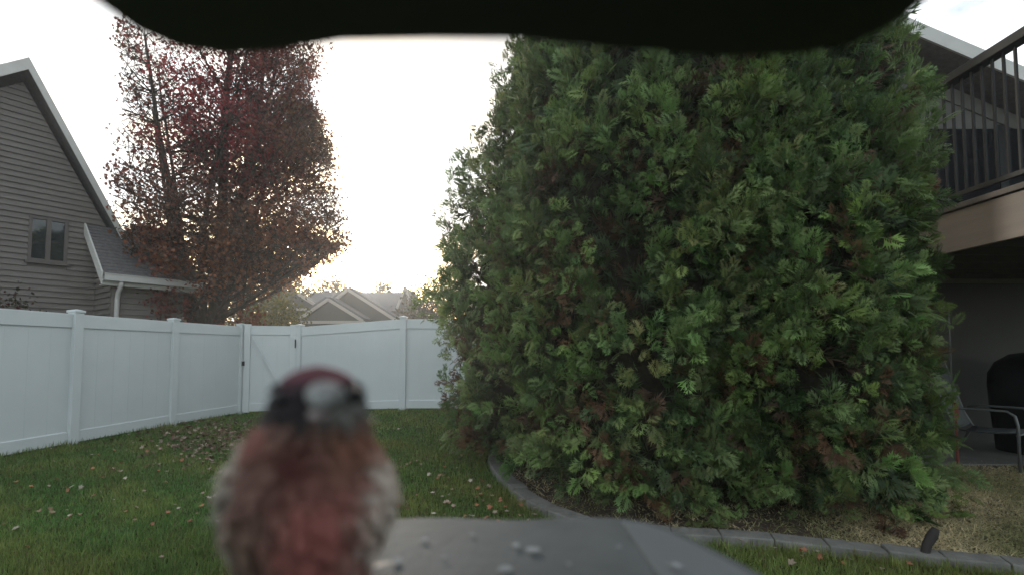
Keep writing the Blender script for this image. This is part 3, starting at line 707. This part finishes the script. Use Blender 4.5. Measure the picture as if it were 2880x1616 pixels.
def maple():
    X, Y = at(592, 900, 11.35).x, 11.35; r = random.Random(5); rg = np.random.default_rng(5)
    root = empty('maple_tree', (X, Y, 0), 'tall many stemmed maple with dark red autumn leaves behind the fence', 'tree')
    segs, tips = [], []
    segs.append(([Vector((X, Y, -.1)), Vector((X, Y, .6)), Vector((X + .02, Y, 1.3)), Vector((X + .03, Y, 2.0))], [.30, .25, .25, .2]))
    stems = [(-.22, .0, 1.0, 7.0, .11), (-.05, .05, 1.1, 8.6, .14), (.06, -.06, 1.2, 8.9, .15), (.2, .05, 1.5, 7.6, .12), (-.38, -.1, 1.0, 6.0, .08), (.34, -.08, 1.7, 6.4, .09), (.1, .28, 1.6, 7.0, .09), (.0, -.25, 1.6, 6.6, .08), (.45, .1, 2.2, 4.6, .06), (-.15, -.2, 1.4, 6.8, .07)]
    stems = [(a, b, c, l, q, a * .62, b * .6, 1) for a, b, c, l, q in stems]
    stems += [(.25, .05, 2.3, 3.6, .05, .9, .05, .55), (.2, -.1, 3.0, 3.6, .05, .85, -.25, .7), (.3, .1, 3.6, 3.4, .05, .8, .2, .8), (.2, -.2, 1.9, 3.3, .05, .95, -.3, .32), (.1, -.2, 1.8, 2.4, .04, .5, -.5, .42), (.15, .2, 2.0, 2.6, .04, .75, .3, .36), (-.1, -.1, 1.8, 2.0, .035, -.5, -.3, .6), (.4, .2, 4.6, 3.2, .045, .7, .1, .8)]
    for dx, dy, z0, ln, rad, ex, ey, ez in stems:
        p = Vector((X + dx * .6, Y + dy * .5, z0)); d = Vector((ex, ey, ez))
        pts = [p]; dd = d.normalized(); n = 12
        for i in range(n):
            dd = (dd + Vector((r.gauss(0, .045), r.gauss(0, .045), .03))).normalized(); pts.append(pts[-1] + dd * ln / n)
        rads = [rad * (1 - .8 * i / n) for i in range(n + 1)]; segs.append((pts, rads))
        for i in range(2, n + 1):
            for k in range(2 if i < 7 else 4):
                a = r.uniform(0, 6.28); el = r.uniform(.1, .75); q = pts[i]
                f = i / n; bl = (2.15 - 1.15 * f) * r.uniform(.55, 1.1)
                s = Vector((math.cos(a) + (.2 if dx > -.1 else -.15), math.sin(a) * .8, el))
                grow(q, s, bl, rads[i] * .45, 1, r, segs, tips, .6, .2, (0, 4, 2))
    ZH = [1.6, 2.4, 3.1, 3.7, 4.9, 6.1, 7.3, 8.4, 11]; HI = [.7, 1.25, 2.2, 3.1, 2.9, 2.65, 2.15, 2.5, 2.2]; LO = [-.7, -1.0, -1.6, -2.1, -2.4, -2.45, -2.2, -2.45, -2.0]
    def inside(p, pad=0.0):
        k_ = 11.35 / p[1]; dxa = p[0] * k_ - X; za = CAM.z + (p[2] - CAM.z) * k_
        return np.interp(za, ZH, LO) - pad < dxa < np.interp(za, ZH, HI) + pad
    keep = []
    for pts, rads in segs:
        if rads[0] < .04:
            n_ok = 0
            for q in pts:
                if not inside(q): break
                n_ok += 1
            if n_ok < 3: continue
            pts, rads = pts[:n_ok], rads[:n_ok]
        keep.append((pts, rads))
    segs = keep; tips = [q for q in tips if inside(q[0], -.05)]
    build_wood('trunk', segs, M['bark'], root)
    T = np.array([tuple(q) for q, _ in tips]); 
    n = 50000; T = T[rg.choice(len(T), min(1900, len(T)), replace=False)]; wt = rg.uniform(.15, 1, len(T)) ** 1.5; idx = rg.choice(len(T), n, p=wt / wt.sum()); pos = T[idx] + rg.normal(0, 1, (n, 3)) * np.array([.17, .17, .12])
    # trim to the crown's outline
    dx = pos[:, 0] - X; z = pos[:, 2]
    k_ = 11.35 / pos[:, 1]; dxa = pos[:, 0] * k_ - X; za = CAM.z + (z - CAM.z) * k_
    k = (dxa < np.interp(za, ZH, HI) + rg.normal(.16, .10, n)) & (dxa > np.interp(za, ZH, LO) - rg.normal(.16, .10, n)) & (z > 1.9)
    # thinner at the left
    k &= rg.uniform(0, 1, n) < np.where(dx < -.55, .5, 1.0)
    k &= rg.uniform(0, 1, n) < np.interp(z, [2, 3, 4, 11], [.9, 1, 1, 1])
    pos = pos[k]; n = len(pos); dx = pos[:, 0] - X; z = pos[:, 2]
    red = np.clip(sstep(3.6, 6.2, z) * np.exp(-((dx - .2) / 1.7) ** 2) * 1.1 + .18 * np.sin(2.1 * pos[:, 0] + 1.3 * z) + rg.normal(0, .16, n), 0, 1)[:, None]
    ol = np.clip(sstep(-.2, -1.6, dx) + .3 * np.sin(3 * z + pos[:, 0]), 0, 1)[:, None]
    brn = np.array([.15, .075, .043]) * (1 - ol) + np.array([.10, .092, .040]) * ol
    col = brn * (1 - red) + np.array([.30, .042, .046]) * red
    low = (np.exp(-((z - 2.9) / 1.0) ** 2) * (rg.uniform(0, 1, n) < .75))[:, None]
    col = col * (1 - low) + np.array([.26, .095, .04]) * low
    col *= rg.uniform(.7, 1.3, (n, 1))
    leaves_mesh('crown', pos, rg.uniform(.06, .115, n), col, M['maple'], root, rg)
maple()
def shrub(name, px, Y, z0, z1, rx, ry, n, cols, label, cat, seed, lsize=(.06, .1), group=None, stems=6, simple=True, clumps=40):
    X = at(px, 900, Y).x; rg = np.random.default_rng(seed); r = random.Random(seed)
    root = empty(name, (X, Y, 0), label, cat, group); segs = []
    zc = (z0 + z1) / 2; hz = (z1 - z0) / 2
    cc = norm(rg.normal(0, 1, (clumps, 3))) * (rg.uniform(.2, 1, (clumps, 1)) ** .45); cc = cc * np.array([rx, ry, hz]) + np.array([X, Y, zc])
    for k in range(stems):
        q = cc[rg.integers(0, clumps)]; b = Vector((X + r.uniform(-.1, .1), Y + r.uniform(-.1, .1), -.05))
        m = b.lerp(Vector(q), .5); m.x = (m.x + b.x) / 2; rr = .012 + .02 * (z1 / 4); segs.append(([b, m, Vector(q)], [rr * 1.6, rr, rr * .4]))
    build_wood('trunk' if cat == 'tree' else 'stem', segs, M['bark'], root)
    idx = rg.integers(0, clumps, n); sp = .26 * min(rx, hz) + .04; pos = cc[idx] + rg.normal(0, sp, (n, 3)); pos[:, 2] = np.maximum(pos[:, 2], .05)
    cl = np.array(cols); base = cl[rg.integers(0, len(cl), clumps)]; col = base[idx] * rg.uniform(.7, 1.3, (n, 1))
    leaves_mesh('crown' if cat == 'tree' else 'foliage', pos, rg.uniform(*lsize, n), col, M['maple'], root, rg, simple=simple)
shrub('sapling', 462, 10.75, 1.2, 3.95, .36, .4, 3600, [(.30, .085, .06), (.19, .055, .045), (.13, .05, .03)], 'slender sapling with coral red leaves in front of the house wing', 'sapling', 21, (.07, .12), stems=7, simple=False, clumps=34)
shrub('red_shrub', 683, 11.2, .9, 2.35, .32, .4, 800, [(.22, .07, .035), (.14, .06, .03)], 'rusty red shrub over the fence gate, right of the maple trunk', 'shrub', 22, (.07, .11), stems=7, simple=False)
shrub('house_shrub', 32, 8.9, .4, 2.35, .42, .4, 1300, [(.05, .045, .022), (.09, .03, .022), (.035, .05, .025)], 'dark reddish shrub against the taupe house at the far left', 'shrub', 23, (.06, .1), stems=8)
shrub('yellow_shrub', 775, 17.0, .2, 3.25, .85, .8, 5200, [(.17, .15, .03), (.11, .115, .025), (.2, .16, .035)], 'rounded yellow green tree just left of the distant house', 'tree', 24, (.08, .13), stems=10, clumps=70)
shrub('background_tree', 920, 60, 3, 10.2, 2.3, 2, 2600, [(.12, .11, .03), (.08, .085, .025)], 'yellowish tree top rising behind the distant house ridge at left', 'tree', 25, (.3, .5), stems=6, group='trees beyond the distant house')
shrub('background_tree', 1068, 60, 3, 9.8, 1.3, 1.5, 1500, [(.06, .075, .03), (.08, .085, .025)], 'small pointed tree top rising behind the distant house ridge at right', 'tree', 26, (.3, .5), stems=6, group='trees beyond the distant house')
shrub('background_tree', 1215, 30, 1.0, 5.6, 1.5, 1.6, 5200, [(.05, .06, .022), (.07, .07, .025), (.1, .07, .03)], 'loose dark tree between the pole and the evergreens', 'tree', 27, (.14, .24), stems=8, group='trees beyond the distant house', clumps=60)
shrub('background_tree', 1190, 50, .5, 5.2, 2.4, 2, 3500, [(.05, .055, .025), (.07, .06, .03)], 'low brownish tree behind the pale pole', 'tree', 28, (.25, .4), stems=6, group='trees beyond the distant house')
shrub('background_tree', 640, 40, 1.0, 7.6, 4.2, 3, 6000, [(.12, .11, .03), (.08, .085, .025)], 'broad olive tree far behind the maple trunk', 'tree', 29, (.25, .4), stems=8, group='trees beyond the distant house', clumps=80)
shrub('background_tree', 790, 52, 1.0, 9.4, 3.0, 3, 4500, [(.11, .09, .03), (.08, .075, .025)], 'olive tree behind the yellow green tree, left of the distant house', 'tree', 30, (.3, .5), stems=8, group='trees beyond the distant house', clumps=60)

# ------------------------------------------------------------------ grass, straw, leaf litter
def blades(name, P, hgt, wid, col, mat_, r, lean=.5):
    n = len(P); a = r.uniform(0, 2 * np.pi, n); ln = np.abs(r.normal(0, lean, n)) * hgt; la = r.uniform(0, 2 * np.pi, n)
    s = np.stack([np.cos(a), np.sin(a), np.zeros(n)], -1) * wid[:, None] / 2
    tip = P + np.stack([np.cos(la) * ln, np.sin(la) * ln, hgt], -1)
    V = np.stack([P - s, P + s, tip], 1).reshape(-1, 3)
    o = np_mesh(name, V, np.arange(3 * n).reshape(n, 3), mat_, cols=np.repeat(col, 3, 0)); return o
def vnoise(x, y, s, seed):
    r = np.random.default_rng(seed); v = 0
    for k in range(6):
        a = r.uniform(0, 6.28); f = s * r.uniform(.6, 1.8); v = v + np.sin(f * (x * np.cos(a) + y * np.sin(a)) + r.uniform(0, 6.28))
    return v / 6
def grass():
    r = np.random.default_rng(3); N = 420000
    u = r.uniform(0, 1, N); y = 1.5 * (11.0 / 1.5) ** (u ** .8); x = r.uniform(-1.12, 1.12, N) * y
    k = (x > np.interp(y, [p[1] for p in left_posts], [p[0] for p in left_posts]) - .3) & (y < 10.6) & ~in_poly(x, y, BEDPOLY) & (x < 4.0)
    x, y = x[k], y[k]; d = np.min(np.hypot(x[:, None] - np.array([p.x for p in KC])[None, ::4], y[:, None] - np.array([p.y for p in KC])[None, ::4]), 1)
    k = d > .11; x, y, d = x[k], y[k], d[k]; n = len(x)
    # rows of other variation
    q = vnoise(x, y, 1.6, 1); q2 = vnoise(x, y, 5, 2); dry = np.clip(.35 + .9 * q2 + r.normal(0, .25, n) + .35 * sstep(-2.5, .5, x) + .35 * sstep(1.2, 2.2, x), 0, 1)[:, None]
    col = np.array([.095, .195, .05]) * (1 - dry) + np.array([.20, .235, .065]) * dry
    brown = (r.uniform(0, 1, n) < .06)[:, None]; col = np.where(brown, np.array([.14, .105, .05]), col)
    col = col * (1 + .25 * q)[:, None] * r.uniform(.7, 1.3, (n, 1))
    P = np.stack([x, y, ground_z(x, y) - .004], -1)
    fd = np.abs(x - np.interp(y, [p[1] for p in left_posts], [p[0] for p in left_posts])); hg = r.uniform(.025, .06, n) * (1 + .3 * q2) * np.where(fd < .12, 1.8, 1) * np.where(d < .2, 1.4, 1); wd = r.uniform(.004, .008, n) * np.interp(y, [2, 5, 10], [1, 1.6, 2.6])
    o = blades('grass', P, hg, wd, col, M['blade'], r); tag(o, 'short green lawn grass inside the white fence', 'grass', kind='stuff')
    # straw-coloured dead grass in the right of the bed
    N = 220000; x = r.uniform(-.4, 8, N); y = r.uniform(2.4, 6.4, N)
    k = in_poly(x, y, BEDPOLY) & (r.uniform(0, 1, N) < np.maximum(sstep(1.7, 2.5, x - .35 * (y - 3.3)), .16) * (1 - sstep(5.0, 5.8, y))); x, y = x[k], y[k]; n = len(x)
    q = np.clip(.5 + vnoise(x, y, 3.2, 9) * 1.5 + r.normal(0, .2, n), 0, 1)[:, None]
    col = np.array([.26, .26, .11]) * (1 - q) + np.array([.66, .56, .33]) * q; col *= r.uniform(.6, 1.3, (n, 1))
    o = blades('straw', np.stack([x, y, np.full(n, .012)], -1), r.uniform(.012, .032, n), r.uniform(.006, .012, n), col, M['blade'], r, 2.6)
    tag(o, 'dry straw coloured grass in the bed right of the evergreens', 'dry grass', kind='stuff')
grass()
def litter():
    r = np.random.default_rng(8)
    def pts(px, py, sx, sy, n):
        out = []
        while len(out) < n:
            a, b = r.normal(px, sx), r.normal(py, sy)
            if b < 1175 or b > 1640: continue
            g = on_ground(a, b)
            if g.y < 10 and g.x > np.interp(g.y, [p[1] for p in left_posts], [p[0] for p in left_posts]) + .12 and not in_poly(np.array([g.x]), np.array([g.y]), BEDPOLY)[0]: out.append((g.x, g.y))
        return out
    under = pts(600, 1228, 105, 38, 900); openl = pts(420, 1370, 330, 110, 330); right = pts(1230, 1320, 120, 90, 150); near = pts(1380, 1440, 90, 35, 60); kr = pts(2300, 1575, 250, 25, 30)
    pal = np.array([(.34, .26, .19), (.30, .20, .13), (.42, .36, .29), (.26, .11, .06), (.34, .15, .07)]); dark = np.array([(.13, .07, .045), (.18, .11, .08), (.09, .055, .035), (.33, .25, .20)])
    a = np.array(under); n = len(a); P = np.stack([a[:, 0], a[:, 1], ground_z(a[:, 0], a[:, 1]) + r.uniform(.02, .045, n)], -1)
    o = leaves_mesh('leaf_litter', P, r.uniform(.045, .085, n), dark[r.integers(0, 4, n)] * r.uniform(.7, 1.2, (n, 1)), M['litter'], None, r, flat=True)
    tag(o, 'brown leaf litter carpeting the grass below the maple by the fence', 'leaf litter', kind='stuff')
    # single leaves
    meshes = []
    for k in range(10):
        cidx = pal[k % 5]; P0 = np.zeros((1, 3)); o = leaves_mesh('fallen_leaf', P0, np.array([.085]), np.array([cidx * r.uniform(.8, 1.2)]), M['litter'], None, r, flat=True)
        meshes.append(o.data); bpy.data.objects.remove(o)
    for lst, lab, grp, keepn in ((openl, 'dry curled leaf lying on the open lawn left of the bird', 'leaves on the left lawn', 150), (right, 'dry leaf lying on the grass between the bird and the evergreens', 'leaves on the strip of lawn beside the kerb', 75), (near, 'tan leaf lying against the curved kerb', 'leaves along the kerb', 40), (kr, 'brown leaf lying on the dark grass before the right kerb', 'leaves in front of the right kerb', 20)):
        for i, (x, y) in enumerate(lst[:keepn]):
            o = link('fallen_leaf', meshes[int(r.integers(0, 10))]); o.location = (x, y, float(ground_z(x, y)) + r.uniform(.03, .05)); o.rotation_euler = (r.normal(0, .25), r.normal(0, .25), r.uniform(0, 6.28)); s = r.uniform(.4, .8); o.scale = (s, s, s)
            tag(o, lab, 'leaf', grp)
litter()

# ------------------------------------------------------------------ bird feeder
TZ = CAM.z - .118; RZ = CAM.z + .10
def feeder():
    root = empty('bird_feeder', (0, .1, TZ), 'bird feeder with black overhanging roof and grey seed tray', 'bird feeder')
    # roof: outline from above, rounded front corners
    k = .10 / .045
    out = [(-.0535, -.02), (-.0545, .03), (-.0545, .062), (-.0535, .0685), (-.0505, .0725), (-.0443, .0742), (-.036, .0733), (-.029, .0717), (-.0253, .0708), (-.012, .0704), (.002, .0705), (.0134, .0722), (.025, .0738), (.0342, .0748), (.044, .0743), (.0508, .0718), (.0535, .0675), (.0545, .06), (.0545, .03), (.0535, -.02)]
    P = [Vector((x * k, y * k, RZ)) for x, y in out]
    mb = MB(); n = len(P); rings = []
    for dz, sc in ((0, .985), (.001, .995), (.004, 1), (.010, 1), (.018, .97), (.030, .90)):
        b = len(mb.v); mb.v += [Vector((p.x * sc, (p.y - .05) * sc + .05, RZ + dz)) for p in P]; rings.append(b)
    for a, b in zip(rings, rings[1:]):
        for i in range(n): mb.f.append((a + i, a + (i + 1) % n, b + (i + 1) % n, b + i))
    mb.f.append(tuple(rings[0] + i for i in range(n))[::-1]); mb.f.append(tuple(rings[-1] + i for i in range(n)))
    mb.build('roof', M['roofblack'], root, smooth=False)
    # tray: flat centre, lip
    yf = .118 / .341; hw = .076; yb = .01; wb = .165
    def tr(px, py): g = on_ground(px, py, TZ); return Vector((g.x, g.y, TZ))
    right = [tr(1500, 1462), tr(1600, 1457), tr(1700, 1457), tr(1765, 1461), tr(1825, 1471), tr(1885, 1490), tr(1955, 1522), tr(2035, 1562), tr(2110, 1602), tr(2205, 1655), tr(2320, 1725)]
    outl = [tr(1440, 1464)] + right + [Vector((.165, .02, TZ))]
    left = [Vector((-p.x, p.y, p.z)) for p in outl[1:]][::-1]
    full = left + outl
    mb = MB(); n = len(full)
    cx, cyy = 0, .16; rings = []
    for dz, sc in ((-.012, .985), (-.006, 1.012), (-.0015, 1.018), (0, 1.010), (.0, .99)):
        b = len(mb.v); mb.v += [Vector(((p.x - cx) * sc + cx, (p.y - cyy) * sc + cyy, TZ + dz)) for p in full]; rings.append(b)
    for a, b in zip(rings, rings[1:]):
        for i in range(n): mb.f.append((a + i, a + (i + 1) % n, b + (i + 1) % n, b + i))
    mb.f.append(tuple(rings[0] + i for i in range(n))[::-1]); mb.f.append(tuple(rings[-1] + i for i in range(n)))
    mb.build('tray', M['tray'], root, smooth=False)
    # flat overlay on the tray's right, paler to paint in the sky's reflection
    a = [tr(1745, 1467), tr(1805, 1474), tr(1868, 1493), tr(1940, 1526), tr(2018, 1566), tr(2090, 1606), tr(2175, 1655), tr(1880, 1655), tr(1830, 1590), tr(1790, 1530)]
    mb = MB().prism([v + Vector((0, 0, .0004)) for i, v in enumerate(a)], (0, 0, .0005)); mb.build('tray_sheen', mat('sheen_tray_plastic', (.095, .105, .108), .45, var=.15, vscale=14), root)
    # droppings and husks stuck to the tray
    r = random.Random(4); hm = mat('pale_dropping', (.135, .15, .155), .9)
    for (px, py, sx, sy) in ((1195, 1520, 26, 9), (1452, 1536, 22, 12), (1500, 1550, 46, 12), (1118, 1580, 28, 14), (1420, 1604, 44, 14), (1905, 1603, 30, 16), (1328, 1506, 16, 6), (1740, 1540, 14, 6), (1250, 1570, 14, 6), (1600, 1590, 15, 6), (1925, 1498, 10, 6)):
        c = tr(px, py); s = c.y / F; vs, n = [], 10
        for q in range(n):
            t = 2 * math.pi * q / n; e = r.uniform(.75, 1.2); vs.append(c + Vector((math.cos(t) * sx * .5 * s * e, math.sin(t) * sy * 1.6 * s * e, .0026 if px > 1745 else .0012)))
        pm('dropping', vs + [c + Vector((0, 0, (.0028 if px > 1745 else .0014)))], [(i, (i + 1) % n, n) for i in range(n)], hm, root, True)
    for s in (-1, 1): MB().tube([(s * .112, .012, TZ - .005), (s * .112, .012, RZ + .005)], .005, 10).build('side_post', M['roofblack'], root, smooth=True)
    MB().tube([(0, .12, TZ - .01), (0, .12, -.05)], .016, 12).build('pole', M['roofblack'], root, smooth=True)
feeder()

# ------------------------------------------------------------------ house finch
def bird():
    rg = np.random.default_rng(2)
    # silhouette in photo units at the bird's own distance: y, left, right, depth of the centre, depth half-thickness factor
    prof = [(1027, 889, 901, .1695, 1), (1032, 862, 928, .169, .95), (1040, 838, 952, .169, .92), (1053, 814, 976, .1685, .9), (1068, 797, 993, .168, .88), (1090, 785, 1005, .1675, .88), (1112, 779, 1012, .167, .88), (1135, 776, 1016, .167, .9), (1165, 768, 1020, .168, .9), (1190, 752, 1024, .170, .9),
            (1215, 730, 1030, .173, .88), (1250, 706, 1036, .177, .86), (1290, 676, 1056, .180, .84), (1340, 652, 1082, .183, .84), (1390, 645, 1096, .185, .85), (1440, 647, 1098, .187, .87), (1490, 660, 1080, .190, .9), (1540, 684, 1056, .193, .92), (1600, 702, 1036, .197, .92), (1650, 724, 1012, .201, .9), (1690, 740, 1000, .205, .85), (1712, 800, 940, .208, .8), (1720, 850, 890, .209, .7)]
    py = np.array([p[0] for p in prof]); yy = np.r_[np.linspace(1027, 1075, 17), np.linspace(1082, 1720, 55)]
    f = lambda k: np.interp(yy, py, [p[k] for p in prof])
    L, Rr, D, K = f(1), f(2), f(3), f(4)
    # smooth
    ks = np.ones(3) / 3
    sm = lambda a: np.r_[a[:1], np.convolve(a, ks, 'valid'), a[-1:]]
    L, Rr, D = sm(L), sm(Rr), sm(D)
    nseg = 48; V = []; UV = []
    for i in range(len(yy)):
        c = at((L[i] + Rr[i]) / 2, yy[i], D[i]); hw = (Rr[i] - L[i]) / 2 * D[i] / F
        for k in range(nseg):
            t = 2 * math.pi * k / nseg; sx, sy = math.sin(t), -math.cos(t)
            V.append((c.x + hw * sx, c.y + hw * K[i] * sy, c.z)); UV.append(((L[i] + Rr[i]) / 2 + (Rr[i] - L[i]) / 2 * sx, yy[i], sy))
    V = np.array(V); UV = np.array(UV)
    def colour(u, v, face):
        c = np.tile(np.array([.19, .125, .10]), (len(u), 1))
        def blend(w, col): nonlocal c; w = np.clip(w, 0, 1)[:, None]; c = c * (1 - w) + np.array(col) * w
        g = lambda x0, y0, sx, sy: np.exp(-((u - x0) / sx) ** 2 - ((v - y0) / sy) ** 2)
        blend(sstep(1215, 1290, v) * np.maximum(sstep(95, 175, 868 - u), sstep(140, 205, u - 868)), (.50, .465, .39))          # buff-grey sides
        blend(.95 * g(960, 1400, 110, 130) * (face < .3), (.29, .10, .088))                         # rosy breast
        blend(.9 * g(930, 1530, 90, 110) * (face < .3), (.28, .097, .086))
        blend(.75 * g(790, 1330, 70, 60) * (face < .3), (.20, .10, .085))
        blend(.65 * g(760, 1480, 90, 150) * (face < .3), (.14, .098, .07))
        blend(.85 * g(780, 1215, 55, 40), (.27, .10, .085)); blend(.8 * g(1010, 1230, 45, 60), (.20, .085, .055))   # cheeks
        blend(.95 * g(890, 1255, 62, 62) * (face < .3), (.085, .028, .026))                          # red bib, darkened to paint the beak's shadow on the throat
        head = sstep(1188, 1160, v)
        blend(head * .95, (.034, .031, .036)); blend(sstep(1086, 1056, v), (.125, .05, .06))           # slate mask, wine crown
        blend(.6 * g(770, 1150, 40, 25) + .6 * g(1020, 1150, 30, 25), (.17, .155, .14))
        blend(.9 * g(972, 1128, 34, 32) * (face < 0), (.30, .305, .275)); blend((face > .35) * sstep(1180, 1230, v) * .9, (.14, .115, .09))
        return c
    nr = len(yy); i, j = np.meshgrid(np.arange(nr - 1), np.arange(nseg), indexing='ij'); a = (i * nseg + j).ravel(); b = (i * nseg + (j + 1) % nseg).ravel()
    col = colour(UV[:, 0], UV[:, 1], UV[:, 2]); col *= (1 + .12 * np.sin(UV[:, 1:2] * .11 + UV[:, 0:1] * .05))
    base = at(870, 1720, .2)
    root = empty('finch', (base.x, .2, TZ), 'red breasted finch facing the camera on the feeder tray', 'bird')
    body = np_mesh('body', V, np.stack([a, b, b + nseg, a + nseg], -1), M['plume'], root, cols=np.clip(col, .01, .6), smooth=True)
    # small overlapping contour feathers
    nf = 4200; ri = rg.integers(16, nr - 6, nf); kj = rg.integers(0, nseg, nf); q = ri * nseg + kj
    c0 = V[q]; ctr = V.reshape(nr, nseg, 3).mean(1)[ri]; nrm = norm(c0 - ctr + np.array([0, 0, .002]) * (ri < 10)[:, None])
    dn = V[np.minimum((ri + 3), nr - 1) * nseg + kj] - c0; ax = norm(dn + rg.normal(0, .0015, (nf, 3))); sd = norm(np.cross(ax, nrm))
    ln = rg.uniform(.005, .0085, nf) * np.interp(UV[q, 1], [1030, 1180, 1300], [.45, .6, 1]); wd = ln * rg.uniform(.3, .42, nf)
    lift = rg.uniform(.0002, .0008, nf)
    FV = np.stack([c0 + nrm * .0002, c0 + ax * (ln * .5)[:, None] + sd * wd[:, None] + nrm * (lift * .6)[:, None], c0 + ax * ln[:, None] + nrm * lift[:, None], c0 + ax * (ln * .5)[:, None] - sd * wd[:, None] + nrm * (lift * .6)[:, None]], 1)
    streak = np.where((rg.uniform(0, 1, nf) < .22) & (UV[q, 1] > 1300), .8, 1.0)
    fc = colour(UV[q, 0] + rg.normal(0, 12, nf), UV[q, 1] + rg.normal(0, 10, nf), UV[q, 2]) * (rg.uniform(.9, 1.12, nf) * streak)[:, None]
    np_mesh('plumage', FV.reshape(-1, 3), np.arange(nf * 4).reshape(nf, 4), M['plume'], root, cols=np.repeat(np.clip(fc, .008, .6), 4, 0))
    # beak: stout cone pointing at the lens and down, two mandibles
    def cone(name, b_px, b_hw, b_hh, b_d, t_px, t_d, m, bulge=.55):
        bc = at(*b_px, b_d); tc = at(*t_px, t_d); sxx = b_hw * b_d / F; szz = b_hh * b_d / F; mb = MB(); nn = 16; R_ = 7; ids = []
        for i in range(R_):
            s = i / (R_ - 1); rr = (1 - s ** 1.5) ** bulge if s < 1 else .04; c = bc.lerp(tc, s) + Vector((0, 0, szz * .35 * math.sin(math.pi * s)))
            ids.append(len(mb.v)); mb.v += [c + Vector((math.cos(2 * math.pi * k / nn) * sxx * max(rr, .05), 0, math.sin(2 * math.pi * k / nn) * szz * max(rr, .05))) for k in range(nn)]
        for p0, p1 in zip(ids, ids[1:]):
            for k in range(nn): mb.f.append((p0 + k, p0 + (k + 1) % nn, p1 + (k + 1) % nn, p1 + k))
        mb.f.append(tuple(ids[-1] + k for k in range(nn)))
        return mb.build(name, m, root, smooth=True)
    cone('upper_beak', (916, 1112), 58, 40, .1545, (900, 1140), .1400, M['beak'])
    cone('lower_beak', (898, 1166), 34, 17, .1545, (888, 1176), .1430, mat('beak_pinkish', (.27, .225, .22), .6))
    for (ex, ey, dd) in ((797, 1120, .1565), (1000, 1112, .1565)):
        c = at(ex, ey, dd); mb = MB(); nn = 14
        bm = bmesh.new(); bmesh.ops.create_uvsphere(bm, u_segments=16, v_segments=10, radius=.0026); me = bpy.data.meshes.new('eye'); bm.to_mesh(me); bm.free(); me.transform(Matrix.Translation(c)); me.materials.append(M['eye']); me.polygons.foreach_set('use_smooth', [True] * len(me.polygons)); link('eye', me, root)
    # folded wings: long overlapping flight feathers along each flank
    for s in (-1, 1):
        V2, C2 = [], []
        for i in range(9):
            sh = at(870 + s * (205 - 3 * i), 1330 + 12 * i, .194 + .002 * i); tip = at(872 + s * (232 - 8 * i), 1480 + 16 * i, .215 + .006 * i)
            out = Vector((s, 0, 0)); w = .0055; m = sh.lerp(tip, .55)
            V2 += [sh + out * .001, m + out * .003 + Vector((0, 0, w)), tip, m + out * .001 - Vector((0, 0, w))]
            cc = (.34, .31, .25) if i % 2 else (.25, .225, .18); C2 += [cc] * 2 + [(.4, .36, .28)] + [cc]
        np_mesh('wing', np.array([tuple(v) for v in V2]), np.arange(36).reshape(9, 4), M['plume'], root, cols=np.array(C2))
    tl = MB()
    for i in range(6):
        x0 = base.x + (i - 2.5) * .003; x1 = base.x + (i - 2.5) * .0055
        tl.add([(x0 - .003, .215, TZ + .022 + .0004 * i), (x0 + .003, .215, TZ + .022 + .0004 * i), (x1 + .0035, .272, TZ + .004 + .0004 * i), (x1 - .0035, .272, TZ + .004 + .0004 * i)], [(0, 1, 2, 3)])
    tl.build('tail', mat('tail_feather', (.09, .075, .065), .8), root)
    for s in (-1, 1):
        x = base.x + s * .010; mb = MB(); z = TZ + .0035
        mb.tube([(x, .205, TZ + .03), (x + s * .002, .210, TZ + .014), (x, .203, z)], [.0022, .0014, .0014], 8)
        for a, l in ((-28, .013), (0, .015), (28, .013), (180, .010)):
            dx, dy = math.sin(R(a)), -math.cos(R(a)); mb.tube([(x, .203, z), (x + dx * l * .55, .203 + dy * l * .55, z + .0008), (x + dx * l, .203 + dy * l, z - .0018)], [.0013, .0011, .0005], 6)
        mb.build('foot', M['foot'], root, smooth=True)
bird()

# ------------------------------------------------------------------ haze added to imitate lens glare
GLARE_HAZE = 0.0025
if GLARE_HAZE:
    hz = MB().box(-70, 70, -12, 75, -1.0, 14).build('haze', None); tag(hz, 'pale haze added over the yard to imitate lens glare', 'haze', kind='stuff')
    hm = bpy.data.materials.new('glare_haze'); hm.use_nodes = True; t = hm.node_tree; t.nodes.remove(t.nodes['Principled BSDF'])
    pv = t.nodes.new('ShaderNodeVolumePrincipled'); pv.inputs['Color'].default_value = (.95, .96, .97, 1); pv.inputs['Density'].default_value = GLARE_HAZE; pv.inputs['Anisotropy'].default_value = .6
    t.links.new(pv.outputs[0], t.nodes['Material Output'].inputs['Volume']); hz.data.materials.append(hm)
    cy.volume_bounces = 0
